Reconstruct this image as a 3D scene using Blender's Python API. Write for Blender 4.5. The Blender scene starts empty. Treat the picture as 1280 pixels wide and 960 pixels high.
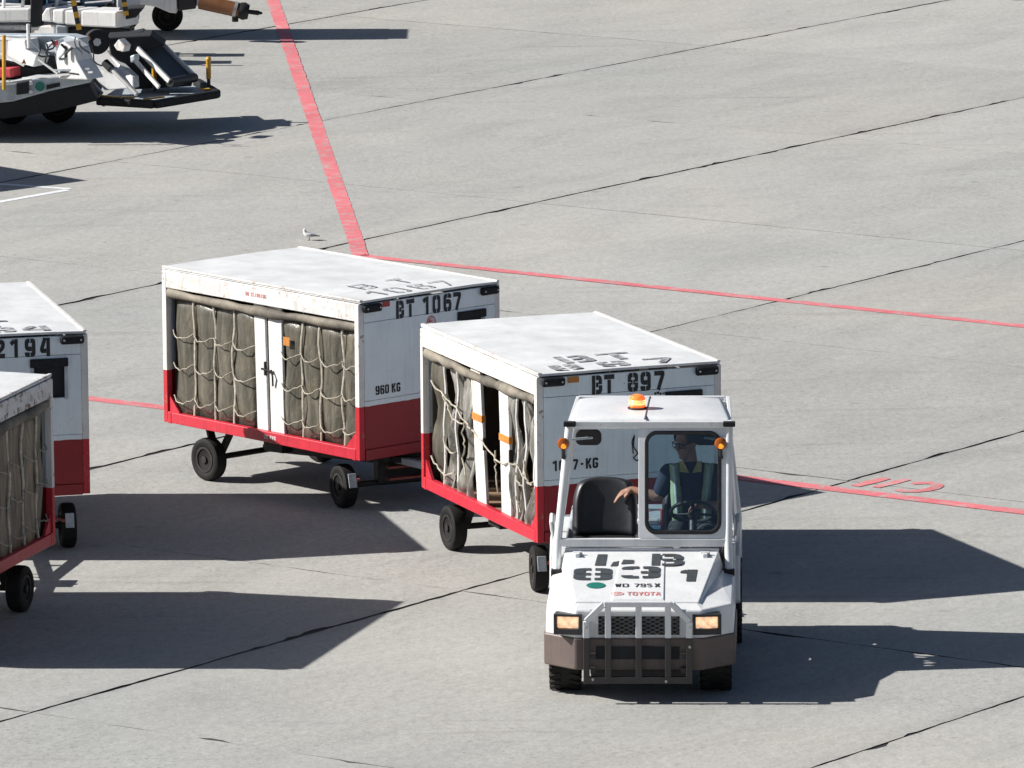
import bpy, bmesh, math, random
from mathutils import Vector, Matrix
R = math.radians
random.seed(7)
sc = bpy.context.scene
col = sc.collection

# ------------------------------------------------------------------ camera
CAM_H = 12.0
PITCH, ROLL, FPX = 9.89556, -0.44177, 9320.4
cam_d = bpy.data.cameras.new('camera')
cam = bpy.data.objects.new('camera', cam_d); col.objects.link(cam)
cam_d.sensor_width = 36.0
cam_d.lens = 36.0 * FPX / 1280.0
cam_d.clip_start = 1.0; cam_d.clip_end = 6000.0
_p, _r = R(PITCH), R(ROLL)
fw = Vector((0, math.cos(_p), -math.sin(_p)))
_rt = Vector((1, 0, 0)); _up = _rt.cross(fw)
rt = _rt * math.cos(_r) + _up * math.sin(_r)
up = -_rt * math.sin(_r) + _up * math.cos(_r)
M = Matrix((rt, up, -fw)).transposed().to_4x4(); M.translation = Vector((0, 0, CAM_H))
cam.matrix_world = M
sc.camera = cam

# ------------------------------------------------------------------ light
SX, SY = 1.506, -0.05            # shadow of a one metre pole, from the photograph
SUN_EL = math.atan(1 / math.hypot(SX, SY))
w = bpy.data.worlds.new('World'); sc.world = w; w.use_nodes = True
nt = w.node_tree; nt.nodes.clear()
sky = nt.nodes.new('ShaderNodeTexSky'); sky.sky_type = 'NISHITA'; sky.sun_disc = False
sky.sun_elevation = SUN_EL; sky.sun_rotation = math.atan2(-SX, -SY) % (2 * math.pi)
bg = nt.nodes.new('ShaderNodeBackground'); sky.air_density = 0.6; sky.dust_density = 1.0; sky.ozone_density = 0.6
bg.inputs[1].default_value = 0.05
wo = nt.nodes.new('ShaderNodeOutputWorld')
nt.links.new(sky.outputs[0], bg.inputs[0]); nt.links.new(bg.outputs[0], wo.inputs[0])
sun_d = bpy.data.lights.new('sun', 'SUN'); sun_d.energy = 5.0; sun_d.angle = R(0.5); sun_d.color = (1.0, 0.962, 0.915)
sun = bpy.data.objects.new('sun', sun_d); col.objects.link(sun)
sun.rotation_euler = Vector((SX, SY, -1)).to_track_quat('-Z', 'Y').to_euler()
sc.view_settings.view_transform = 'Standard'; sc.view_settings.look = 'None'
sc.view_settings.exposure = 0.66; sc.view_settings.gamma = 1.0

# ------------------------------------------------------------------ materials
def new_mat(name):
    m = bpy.data.materials.new(name); m.use_nodes = True
    n = m.node_tree; b = n.nodes['Principled BSDF']
    return m, n, b
def node(n, t, **kw):
    x = n.nodes.new(t)
    for k, v in kw.items():
        if k in x.inputs: x.inputs[k].default_value = v
        else: setattr(x, k, v)
    return x
def noise(n, vec, scale, detail=4, rough=.6, dist=0.0):
    x = node(n, 'ShaderNodeTexNoise'); x.inputs['Scale'].default_value = scale
    x.inputs['Detail'].default_value = detail; x.inputs['Roughness'].default_value = rough
    x.inputs['Distortion'].default_value = dist
    n.links.new(vec, x.inputs['Vector']); return x.outputs['Fac']
def ramp(n, fac, stops):
    x = n.nodes.new('ShaderNodeValToRGB'); e = x.color_ramp.elements
    while len(e) > 1: e.remove(e[0])
    e[0].position = stops[0][0]; e[0].color = (*stops[0][1], 1) if not isinstance(stops[0][1], float) else (stops[0][1],) * 3 + (1,)
    for p, c in stops[1:]:
        k = e.new(p); k.color = (*c, 1) if not isinstance(c, float) else (c, c, c, 1)
    n.links.new(fac, x.inputs[0]); return x.outputs[0]
def mix(n, fac, a, b, mode='MIX'):
    x = n.nodes.new('ShaderNodeMix'); x.data_type = 'RGBA'; x.blend_type = mode
    for s, v in ((0, fac), (6, a), (7, b)):
        if hasattr(v, 'links') or hasattr(v, 'is_linked'): n.links.new(v, x.inputs[s])
        else: x.inputs[s].default_value = v if s == 0 else (*v, 1)
    return x.outputs[2]
def mapping(n, vec, scale=(1, 1, 1), rot=(0, 0, 0)):
    x = n.nodes.new('ShaderNodeMapping'); x.inputs['Scale'].default_value = scale; x.inputs['Rotation'].default_value = rot
    n.links.new(vec, x.inputs['Vector']); return x.outputs[0]
def objco(n): return n.nodes.new('ShaderNodeTexCoord').outputs['Object']
def worldco(n): return n.nodes.new('ShaderNodeNewGeometry').outputs['Position']
def bump(n, b, h, strength, dist):
    x = n.nodes.new('ShaderNodeBump'); x.inputs['Strength'].default_value = strength; x.inputs['Distance'].default_value = dist
    n.links.new(h, x.inputs['Height']); n.links.new(x.outputs[0], b.inputs['Normal'])

def paint(name, colr, rough=.45, chip=0.66, chipcol=(.16, .10, .07), grime=.25, split=None, streak=True):
    """weathered paint: grime, run-off streaks, chips; split = (z, second colour) for two-tone paint"""
    m, n, b = new_mat(name); co = objco(n)
    base = node(n, 'ShaderNodeRGB'); base.outputs[0].default_value = (*colr, 1); c = base.outputs[0]
    if split:
        sep = n.nodes.new('ShaderNodeSeparateXYZ'); n.links.new(co, sep.inputs[0])
        ad = node(n, 'ShaderNodeMath', operation='ADD'); n.links.new(sep.outputs[2], ad.inputs[0])
        nz = noise(n, co, 9, 2); sc_ = node(n, 'ShaderNodeMath', operation='MULTIPLY'); sc_.inputs[1].default_value = .014
        n.links.new(nz, sc_.inputs[0]); n.links.new(sc_.outputs[0], ad.inputs[1])
        lt = node(n, 'ShaderNodeMath', operation='LESS_THAN'); lt.inputs[1].default_value = split[0] + .007
        n.links.new(ad.outputs[0], lt.inputs[0]); c = mix(n, lt.outputs[0], c, split[1])
    g = noise(n, co, 3.1, 5, .65); g2 = ramp(n, g, [(.35, 1.0), (.75, 1.0 - grime)])
    c = mix(n, 1.0, c, g2, 'MULTIPLY')
    if streak:
        s = noise(n, mapping(n, co, (14, 14, 1.1)), 2.2, 4, .6); s2 = ramp(n, s, [(.52, 1.0), (.8, 1.0 - grime * 1.1)])
        c = mix(n, 1.0, c, s2, 'MULTIPLY')
    k = noise(n, co, 17, 6, .72, .4); k2 = ramp(n, k, [(chip, 0.0), (chip + .02, 1.0)])
    c = mix(n, k2, c, chipcol)
    n.links.new(c, b.inputs['Base Color']); b.inputs['Roughness'].default_value = rough
    bump(n, b, noise(n, co, 26, 3), .12, .004)
    return m

def faded(name, colr, under):
    m, n, b = new_mat(name); co = objco(n)
    c = mix(n, ramp(n, noise(n, co, 8, 6, .75), [(.42, 0.0), (.58, 1.0)]), colr, under)
    n.links.new(c, b.inputs['Base Color']); b.inputs['Roughness'].default_value = .6; return m
def plain(name, colr, rough=.5, metal=0.0, var=.25, scale=9.0, bmp=.1):
    m, n, b = new_mat(name); co = objco(n)
    f = ramp(n, noise(n, co, scale, 5, .65), [(.3, 1.0 - var), (.72, 1.0 + var * .6)])
    n.links.new(mix(n, 1.0, colr, f, 'MULTIPLY'), b.inputs['Base Color'])
    b.inputs['Roughness'].default_value = rough; b.inputs['Metallic'].default_value = metal
    if bmp: bump(n, b, noise(n, co, scale * 5, 3), bmp, .003)
    if 'rubber' in name or 'rim' in name or 'underframe' in name: b.inputs['Specular IOR Level'].default_value = .18
    return m

def concrete(name, tone=1.0):
    m, n, b = new_mat(name); p = worldco(n)
    flat = mapping(n, p, (1, 1, 1), (0, 0, R(-54.4)))
    big = noise(n, p, .16, 4, .55, .6)
    mid = noise(n, mapping(n, flat, (.55, 1.3, 1)), .9, 6, .62, .5)
    brush = noise(n, mapping(n, flat, (1.2, 9, 1)), 2.2, 5, .7)
    fine = noise(n, p, 38, 3, .7)
    pit = noise(n, p, 9, 7, .8, .8)
    c = ramp(n, big, [(.3, (.346, .352, .336)), (.5, (.370, .368, .345)), (.72, (.396, .386, .354))])
    c = mix(n, 1.0, c, ramp(n, mid, [(.3, .885), (.5, .99), (.72, 1.06)]), 'MULTIPLY')
    c = mix(n, 1.0, c, ramp(n, brush, [(.3, .93), (.7, 1.05)]), 'MULTIPLY')
    c = mix(n, 1.0, c, ramp(n, fine, [(.25, .80), (.5, 1.0), (.75, 1.16)]), 'MULTIPLY')
    c = mix(n, 1.0, c, ramp(n, pit, [(.60, 1.0), (.70, .80), (.8, .62)]), 'MULTIPLY')
    g2 = noise(n, p, 13, 5, .75, .3); c = mix(n, 1.0, c, ramp(n, g2, [(.3, .87), (.5, 1.0), (.7, 1.08)]), 'MULTIPLY')
    pk = noise(n, p, 20, 4, .8); gt = ramp(n, noise(n, p, .35, 4, .7), [(.48, 0.0), (.58, 1.0)])
    c = mix(n, gt, c, mix(n, 1.0, c, ramp(n, pk, [(.55, 1.0), (.66, .62)]), 'MULTIPLY'))
    g3 = noise(n, mapping(n, p, (5, 1.6, 1)), 3, 5, .75); c = mix(n, 1.0, c, ramp(n, g3, [(.32, .90), (.68, 1.07)]), 'MULTIPLY')
    # rubber scuffs, long and thin, and oil drips
    scuff = noise(n, mapping(n, p, (.22, 4.2, 1), (0, 0, R(8))), 1.0, 5, .7, .5)
    gate = ramp(n, noise(n, p, .23, 2), [(.48, 0.0), (.62, 1.0)])
    sc2 = ramp(n, scuff, [(.56, 1.0), (.70, .74)])
    c = mix(n, gate, c, mix(n, 1.0, c, sc2, 'MULTIPLY'))
    drip = node(n, 'ShaderNodeTexVoronoi'); drip.inputs['Scale'].default_value = .9; n.links.new(p, drip.inputs['Vector'])
    c = mix(n, 1.0, c, ramp(n, drip.outputs['Distance'], [(.0, .55), (.035, .82), (.07, 1.0)]), 'MULTIPLY')
    dt = node(n, 'ShaderNodeVectorMath', operation='DOT_PRODUCT'); dt.inputs[1].default_value = (-math.sin(R(54.385)), math.cos(R(54.385)), 0); n.links.new(p, dt.inputs[0])
    a1 = node(n, 'ShaderNodeMath', operation='SUBTRACT'); n.links.new(dt.outputs['Value'], a1.inputs[0]); a1.inputs[1].default_value = 34.75
    a2 = node(n, 'ShaderNodeMath', operation='PINGPONG'); n.links.new(a1.outputs[0], a2.inputs[0]); a2.inputs[1].default_value = 5.885 / 2
    a3 = node(n, 'ShaderNodeMath', operation='ADD'); n.links.new(a2.outputs[0], a3.inputs[0])
    a4 = node(n, 'ShaderNodeMath', operation='MULTIPLY'); n.links.new(noise(n, p, 1.7, 5, .7), a4.inputs[0]); a4.inputs[1].default_value = .5; n.links.new(a4.outputs[0], a3.inputs[1])
    c = mix(n, 1.0, c, ramp(n, a3.outputs[0], [(.16, .76), (.27, .93), (.42, 1.0)]), 'MULTIPLY')
    oi = n.nodes.new('ShaderNodeObjectInfo')
    c = mix(n, 1.0, c, ramp(n, oi.outputs['Random'], [(0.0, .925 * tone), (1.0, 1.05 * tone)]), 'MULTIPLY')
    n.links.new(c, b.inputs['Base Color']); b.inputs['Roughness'].default_value = .88
    bump(n, b, noise(n, p, 30, 5, .75), .35, .006)
    return m

def road_paint(name, colr, wear=.56):
    m, n, b = new_mat(name); p = worldco(n)
    k = noise(n, p, 5.5, 7, .78, .5)
    c = mix(n, ramp(n, k, [(wear, 0.0), (wear + .14, 1.0)]), colr, (.40, .36, .34))
    c = mix(n, 1.0, c, ramp(n, noise(n, p, 1.3, 4), [(.3, .84), (.7, 1.1)]), 'MULTIPLY')
    c = mix(n, 1.0, c, ramp(n, noise(n, p, 40, 2), [(.3, .86), (.7, 1.1)]), 'MULTIPLY')
    n.links.new(c, b.inputs['Base Color']); b.inputs['Roughness'].default_value = .8
    bump(n, b, noise(n, p, 30, 5, .75), .25, .005)
    return m

def curtain_mat(name, colr, alpha=1.0, rough=.33):
    m, n, b = new_mat(name); co = objco(n)
    v = noise(n, mapping(n, co, (9, 9, 1.0)), 1.5, 5, .7, .3)
    c = mix(n, 1.0, colr, ramp(n, v, [(.28, .45), (.5, .95), (.75, 2.0)]), 'MULTIPLY')
    d = noise(n, co, 4.5, 5, .7); c = mix(n, ramp(n, d, [(.5, 0.0), (.8, .6)]), c, (.20, .17, .115))
    n.links.new(c, b.inputs['Base Color']); b.inputs['Roughness'].default_value = rough
    b.inputs['Specular IOR Level'].default_value = .45
    bump(n, b, noise(n, mapping(n, co, (6, 6, 2.5)), 3, 4, .6, .6), .35, .03)
    if alpha < 1:
        a = ramp(n, noise(n, co, 6, 4), [(.3, alpha - .18), (.7, alpha + .2)]); n.links.new(a, b.inputs['Alpha'])
    return m

def glow(name, colr, strength, base, scale=45):
    m, n, b = new_mat(name); b.inputs['Base Color'].default_value = (*base, 1); b.inputs['Roughness'].default_value = .2
    co = objco(n); k = ramp(n, noise(n, co, scale, 3), [(.35, .5), (.65, 1.3)])
    b.inputs['Emission Color'].default_value = (*colr, 1)
    mu = node(n, 'ShaderNodeMath', operation='MULTIPLY'); mu.inputs[1].default_value = strength
    n.links.new(k, mu.inputs[0]); n.links.new(mu.outputs[0], b.inputs['Emission Strength'])
    return m

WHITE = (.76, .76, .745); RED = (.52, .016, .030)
MT = {}
MT['concrete'] = concrete('concrete')
MT['white'] = paint('white_paint', WHITE, .4, .70)
MT['white_worn'] = paint('worn_white_paint', (.74, .73, .70), .55, .585, (.46, .36, .30), .34)
MT['white_peel'] = paint('peeling_white_paint', (.72, .72, .71), .6, .555, (.20, .135, .085), .35, streak=False)
MT['roof'] = paint('roof_paint', (.70, .715, .715), .55, .70, (.40, .39, .36), .26, streak=False)
MT['two'] = paint('two_tone_shade_paint', (.765, .85, .885), .42, .675, (.15, .10, .08), .12, split=(.945, (.27, .008, .016)))  # cart ends: shade put into the colour, red darkened and white tinted blue
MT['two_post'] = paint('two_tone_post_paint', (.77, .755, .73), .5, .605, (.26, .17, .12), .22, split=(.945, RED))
MT['red'] = paint('red_paint', (.58, .026, .048), .45, .66, (.55, .42, .40), .3)
MT['tractor'] = paint('tractor_white_paint', (.72, .735, .74), .32, .70, (.20, .16, .13), .16)
MT['taupe'] = paint('taupe_bumper_paint', (.130, .098, .088), .5, .645, (.27, .18, .16), .35)
MT['taupe_dark'] = paint('dark_bumper_paint', (.045, .038, .038), .5, .74, (.2, .18, .17), .3)
MT['black'] = plain('black_paint', (.022, .022, .024), .5)
MT['rubber'] = plain('tyre_rubber', (.019, .0185, .018), .75, 0, .4, 12, .3)
MT['pad'] = plain('black_rubber_pad', (.022, .023, .025), .65, 0, .4, 20, .3)
MT['dark_metal'] = plain('dark_underframe_metal', (.040, .038, .038), .6, .3, .4)
MT['grey_metal'] = plain('grey_painted_metal', (.43, .48, .52), .45, .1, .3)
MT['rust'] = plain('rusty_red_metal', (.30, .07, .055), .65, .1, .45)
MT['steel'] = plain('bare_steel', (.48, .48, .47), .4, .35, .25)
MT['mesh_metal'] = plain('dull_grille_metal', (.16, .165, .17), .5, .3, .3)
MT['rim'] = plain('dirty_wheel_rim', (.045, .042, .040), .55, .2, .5, 14)
MT['ink'] = plain('black_stencil_ink', (.018, .020, .023), .6, 0, .3, 18, 0)
MT['ink_faded'] = faded('faded_stencil_ink', (.16, .17, .175), (.44, .45, .455))
MT['ink_hood'] = plain('hood_stencil_ink', (.050, .060, .068), .55, 0, .3, 12, 0)
MT['ink_red'] = plain('red_ink', (.55, .06, .07), .6, 0, .3, 12, 0)
MT['ink_pale_red'] = plain('pale_red_ink', (.62, .26, .26), .6, 0, .3, 12, 0)
MT['green'] = plain('green_disc_paint', (.012, .17, .135), .5, 0, .25)
MT['orange'] = plain('orange_tape', (.55, .21, .04), .5, 0, .3, 20)
MT['reflector'] = plain('red_reflector', (.36, .012, .02), .25, 0, .2)
MT['curtain'] = curtain_mat('grey_curtain', (.090, .084, .066))
MT['curtain_tan'] = curtain_mat('tan_curtain', (.21, .17, .12), 1.0, .6)
MT['plastic'] = curtain_mat('torn_clear_plastic', (.34, .33, .30), .62, .25)
MT['tarp'] = plain('rolled_tarp', (.21, .185, .145), .75, 0, .75, 3, .5)
MT['strap'] = plain('webbing', (.66, .61, .50), .8, 0, .5, 16, .2)
MT['rope'] = plain('rope', (.42, .385, .31), .85, 0, .5, 20, .3)
MT['wood'] = plain('deck_timber', (.26, .17, .10), .8, 0, .5, 7, .3)
MT['dark_sheet'] = plain('interior_dark_sheet', (.045, .038, .032), .8, 0, .4, 6)  # dark colour that stands in for the shade inside the carts
MT['dark'] = plain('dark_recess', (.016, .017, .020), .8, 0, .3, 9, 0)
MT['vinyl'] = plain('black_vinyl', (.020, .022, .025), .42, 0, .3, 14, .15)
MT['amber'] = glow('amber_lens', (1.0, .28, .015), .8, (.6, .16, .01))
MT['beacon'] = glow('lit_beacon_lens', (1.0, .13, .02), .75, (.75, .2, .04), 14)
MT['beacon_core'] = glow('bright_beacon_band', (1.0, .42, .16), 1.5, (.7, .3, .1), 20)
MT['amber_dull'] = plain('dull_amber_lens', (.36, .09, .012), .2, 0, .2)
MT['headlight'] = glow('lit_headlight', (1.0, .56, .31), .62, (.58, .48, .38), 22)
MT['yellow'] = plain('yellow_paint', (.62, .33, .03), .5, 0, .25)
MT['belt'] = plain('conveyor_belt', (.055, .066, .074), .6, 0, .25, 10)
MT['blue_glass'] = plain('blue_window', (.07, .15, .24), .15, 0, .5, 6, 0)
MT['pipe'] = plain('brown_tube_paint', (.20, .085, .035), .4, .2, .4, 6)
MT['paint_red'] = road_paint('red_line_paint', (.64, .16, .18), .50)
MT['paint_white'] = road_paint('white_line_paint', (.72, .75, .76), .62)
MT['joint_edge'] = plain('dirty_slab_edge', (.075, .074, .070), .9, 0, .4, 3, 0)
MT['tar'] = plain('joint_sealant', (.030, .030, .031), .85, 0, .5, 3, 0)
MT['skin'] = plain('skin', (.30, .160, .110), .5, 0, .12, 8, 0)
MT['hair'] = plain('black_hair', (.012, .011, .011), .5, 0, .4, 40, .4)
MT['navy'] = plain('navy_shirt', (.012, .020, .050), .85, 0, .3, 9, .2)
MT['vest'] = plain('yellow_green_vest', (.26, .37, .22), .7, 0, .3, 9, .1)
MT['collar'] = plain('yellow_collar', (.50, .42, .17), .8, 0, .2)
MT['trousers'] = plain('dark_trousers', (.025, .028, .034), .85, 0, .3)
MT['feather'] = plain('white_feathers', (.78, .78, .77), .8, 0, .1)
MT['feather_grey'] = plain('grey_feathers', (.30, .31, .33), .8, 0, .2)
MT['feather_black'] = plain('black_tail_feathers', (.04, .04, .045), .8, 0, .2)
def glass_mat():
    m, n, b = new_mat('windscreen_glass'); n.nodes.remove(b); out = n.nodes['Material Output']
    tr = node(n, 'ShaderNodeBsdfTransparent'); tr.inputs[0].default_value = (.68, .77, .80, 1)
    gl = node(n, 'ShaderNodeBsdfGlossy'); gl.inputs[0].default_value = (1, 1, 1, 1); gl.inputs['Roughness'].default_value = .03
    fr = node(n, 'ShaderNodeFresnel'); fr.inputs[0].default_value = 1.5
    mx = n.nodes.new('ShaderNodeMixShader')
    n.links.new(fr.outputs[0], mx.inputs[0]); n.links.new(tr.outputs[0], mx.inputs[1]); n.links.new(gl.outputs[0], mx.inputs[2])
    n.links.new(mx.outputs[0], out.inputs[0]); return m
MT['glass'] = glass_mat()

# ------------------------------------------------------------------ mesh helpers
class MB:
    def __init__(s): s.v = []; s.f = []; s.m = []; s.mi = 0
    def add(s, vs, fs):
        o = len(s.v); s.v += [Vector(v) for v in vs]; s.f += [[o + i for i in f] for f in fs]; s.m += [s.mi] * len(fs)
        return s
    def box(s, x0, x1, y0, y1, z0, z1):
        vs = [(x, y, z) for x in (x0, x1) for y in (y0, y1) for z in (z0, z1)]
        return s.add(vs, [(0, 1, 3, 2), (4, 6, 7, 5), (0, 4, 5, 1), (2, 3, 7, 6), (0, 2, 6, 4), (1, 5, 7, 3)])
    def prism(s, poly, d):
        """poly: 3-D points, extruded along vector d"""
        d = Vector(d); n = len(poly); a = [Vector(p) for p in poly]; vs = a + [p + d for p in a]
        fs = [list(range(n))[::-1], list(range(n, 2 * n))] + [(i, (i + 1) % n, n + (i + 1) % n, n + i) for i in range(n)]
        return s.add(vs, fs)
    def bar(s, a, b, wdt, hgt=None, upv=(0, 0, 1)):
        a, b = Vector(a), Vector(b); d = (b - a).normalized(); u = Vector(upv)
        if abs(d.dot(u)) > .98: u = Vector((1, 0, 0))
        sd = d.cross(u).normalized(); u = sd.cross(d); h = hgt or wdt
        q = [sd * i * wdt / 2 + u * j * h / 2 for i, j in ((-1, -1), (1, -1), (1, 1), (-1, 1))]
        return s.prism([a + k for k in q], b - a)
    def tube(s, pts, r, seg=8, cap=True):
        pts = [Vector(p) for p in pts]; n = len(pts); rr = r if isinstance(r, (list, tuple)) else [r] * n
        rings = []; prev = None
        for i, p in enumerate(pts):
            d = (pts[min(i + 1, n - 1)] - pts[max(i - 1, 0)]).normalized()
            if prev is None:
                u = Vector((0, 0, 1)) if abs(d.z) < .9 else Vector((1, 0, 0)); u = d.cross(u).normalized()
            else:
                u = (prev - d * prev.dot(d)); u = u.normalized() if u.length > 1e-6 else d.orthogonal().normalized()
            prev = u; v = d.cross(u)
            rings.append([p + (u * math.cos(t) + v * math.sin(t)) * rr[i] for t in [2 * math.pi * k / seg for k in range(seg)]])
        fs = [(i * seg + k, i * seg + (k + 1) % seg, (i + 1) * seg + (k + 1) % seg, (i + 1) * seg + k) for i in range(n - 1) for k in range(seg)]
        if cap: fs += [list(range(seg))[::-1], [(n - 1) * seg + k for k in range(seg)]]
        return s.add([p for r_ in rings for p in r_], fs)
    def lathe(s, prof, c, axis=(0, 1, 0), seg=28, close=True):
        """prof: (distance along axis, radius)"""
        a = Vector(axis).normalized(); u = a.orthogonal().normalized(); v = a.cross(u); c = Vector(c); n = len(prof)
        vs = [c + a * h + (u * math.cos(t) + v * math.sin(t)) * r_ for h, r_ in prof for t in [2 * math.pi * k / seg for k in range(seg)]]
        fs = [(i * seg + k, i * seg + (k + 1) % seg, (i + 1) * seg + (k + 1) % seg, (i + 1) * seg + k) for i in range(n - 1) for k in range(seg)]
        if close: fs += [list(range(seg))[::-1], [(n - 1) * seg + k for k in range(seg)]]
        return s.add(vs, fs)
    def grid(s, pts):
        nu, nv = len(pts), len(pts[0])
        return s.add([p for r_ in pts for p in r_], [(i * nv + j, (i + 1) * nv + j, (i + 1) * nv + j + 1, i * nv + j + 1) for i in range(nu - 1) for j in range(nv - 1)])
    def build(s, name, mat, parent=None, bevel=0.0, smooth=False, solid=0.0, seg=2):
        me = bpy.data.meshes.new(name); me.from_pydata([tuple(v) for v in s.v], [], s.f)
        mats = mat if isinstance(mat, (list, tuple)) else [mat]
        for k in mats: me.materials.append(MT[k] if isinstance(k, str) else k)
        if len(mats) > 1: me.polygons.foreach_set('material_index', s.m)
        bm = bmesh.new(); bm.from_mesh(me); bmesh.ops.recalc_face_normals(bm, faces=bm.faces); bm.to_mesh(me); bm.free()
        if smooth:
            me.polygons.foreach_set('use_smooth', [True] * len(me.polygons))
            me.set_sharp_from_angle(angle=R(38))
        me.update()
        o = bpy.data.objects.new(name, me); col.objects.link(o)
        if parent: o.parent = parent
        if solid:
            k = o.modifiers.new('solid', 'SOLIDIFY'); k.thickness = solid; k.offset = 0
        if bevel:
            k = o.modifiers.new('bevel', 'BEVEL'); k.width = bevel; k.segments = seg; k.limit_method = 'ANGLE'; k.angle_limit = R(40)
        return o
def tag(o, label=None, cat=None, group=None, kind=None):
    for k, v in (('label', label), ('category', cat), ('group', group), ('kind', kind)):
        if v: o[k] = v
    return o
def empty(name, loc, yaw, label, cat, group=None):
    o = bpy.data.objects.new(name, None); col.objects.link(o); o.location = loc; o.rotation_euler = (0, 0, yaw)
    return tag(o, label, cat, group)
def at(u, v, z=0.0):
    """point of the photograph's pixel at height z"""
    d = rt * ((u - 640) / FPX) - up * ((v - 480) / FPX) + fw
    return Vector((0, 0, CAM_H)) + d * ((z - CAM_H) / d.z)
def aty(u, v, y):
    d = rt * ((u - 640) / FPX) - up * ((v - 480) / FPX) + fw
    return Vector((0, 0, CAM_H)) + d * (y / d.y)

# ------------------------------------------------------------------ stencil lettering
def rnd(path, r=.12):
    out = [Vector(path[0])]
    for i in range(1, len(path) - 1):
        a, b, c = Vector(path[i - 1]), Vector(path[i]), Vector(path[i + 1])
        q = min(r, (a - b).length * .48, (c - b).length * .48)
        p0 = b + (a - b).normalized() * q; p2 = b + (c - b).normalized() * q
        for t in (0, .25, .5, .75, 1): out.append(p0 * (1 - t) ** 2 + b * 2 * t * (1 - t) + p2 * t * t)
    return out + [Vector(path[-1])]
def glyph(ch, w, t, g):
    h = t / 2; L, Rr, T, B = h, w - h, 1 - h, h; m = w / 2
    if ch in '0OD':
        if ch == 'D': return [[(h, 0), (h, 1)], [(t + g, T), (Rr, T), (Rr, B), (t + g, B)]]
        return [[(m - g / 2, T), (L, T), (L, B), (m - g / 2, B)], [(m + g / 2, T), (Rr, T), (Rr, B), (m + g / 2, B)]]
    if ch == '1': return [[(w * .62, 0), (w * .62, 1)], [(w * .12, .74), (w * .62 - h - .01, .90)]]
    if ch == '2': return [[(L, .70), (L, T), (Rr, T), (Rr, .58), (L, .22), (L, B), (w, B)]]
    if ch == '3': return [[(L, .74), (L, T), (m - g / 2, T)], [(m + g / 2, T), (Rr, T), (Rr, .5 + .02)], [(Rr, .5 - .02), (Rr, B), (m + g / 2, B)], [(m - g / 2, B), (L, B), (L, .26)], [(m, .5), (Rr - h - .01, .5)]]
    if ch == '4': return [[(Rr - .05, 0), (Rr - .05, 1)], [(m * .95, 1), (L, .42), (L, .30), (Rr - .06 - h, .30)]]
    if ch == '5': return [[(Rr, T), (L, T), (L, .58), (Rr, .58), (Rr, B), (L, B)]]
    if ch == '6': return [[(Rr, .74), (Rr, T), (m + g / 2, T)], [(m - g / 2, T), (L, T), (L, B), (m - g / 2, B)], [(m + g / 2, B), (Rr, B), (Rr, .56), (L + h + .01, .56)]]
    if ch == '9': return [[(L, .26), (L, B), (m - g / 2, B)], [(m + g / 2, B), (Rr, B), (Rr, T), (m + g / 2, T)], [(m - g / 2, T), (L, T), (L, .44), (Rr - h - .01, .44)]]
    if ch == '7': return [[(0, T), (Rr, T), (Rr, .8), (w * .38, 0)]]
    if ch == '8': return [[(m - g / 2, T), (L, T), (L, .52)], [(L, .48), (L, B), (m - g / 2, B)], [(m + g / 2, T), (Rr, T), (Rr, .52)], [(Rr, .48), (Rr, B), (m + g / 2, B)], [(L + h, .5), (m - g / 2, .5)], [(m + g / 2, .5), (Rr - h, .5)]]
    if ch == 'B': return [[(h, 0), (h, 1)], [(t + g, T), (Rr - .02, T), (Rr - .02, .53)], [(Rr, .47), (Rr, B), (t + g, B)], [(t + g, .5), (Rr - h - .03, .5)]]
    if ch == 'T': return [[(m, 0), (m, 1 - t - g * .6)], [(0, T), (w, T)]]
    if ch == 'K': return [[(h, 0), (h, 1)], [(t + g * .5, .46), (Rr, 1)], [(t + .14, .40), (Rr + .02, 0)]]
    if ch == 'G': return [[(Rr, .72), (Rr, T), (L, T), (L, B), (Rr, B), (Rr, .46), (m, .46)]]
    if ch == 'C': return [[(Rr, .70), (Rr, T), (L, T), (L, B), (Rr, B), (Rr, .30)]]
    if ch == 'L': return [[(h, 0), (h, 1)], [(t + g, B), (w, B)]]
    if ch == 'W': return [[(h, 1), (w * .27, h)], [(w * .33, h), (m - .03, .85)], [(m + .03, .85), (w * .67, h)], [(w * .73, h), (w - h, 1)]]
    if ch == 'X': return [[(h, 0), (w - h, 1)], [(h, 1), (m - t * .75, .5 + t * .5)], [(m + t * .75, .5 - t * .5), (w - h, 0)]]
    if ch == 'Y': return [[(m, 0), (m, .42)], [(m - .02, .44), (h, 1)], [(m + .02, .44), (w - h, 1)]]
    if ch == 'A': return [[(h, 0), (m - .01, 1)], [(w - h, 0), (m + .01 + t * .5, .93)], [(w * .33, .26), (w * .67, .26)]]
    if ch == 'N': return [[(h, 0), (h, 1)], [(t, 1), (w - t, 0)], [(w - h, 0), (w - h, 1)]]
    if ch == 'E': return [[(w, T), (L, T), (L, B), (w, B)], [(L + h, .5), (w * .8, .5)]]
    if ch == 'I': return [[(m, 0), (m, 1)]]
    if ch == 'M': return [[(h, 0), (h, 1)], [(t, 1), (m, .4)], [(m + .02, .4), (w - t, 1)], [(w - h, 0), (w - h, 1)]]
    if ch == '.': return [[(m - t * .6, .5), (m + t * .6, .5)]]
    return []
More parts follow.
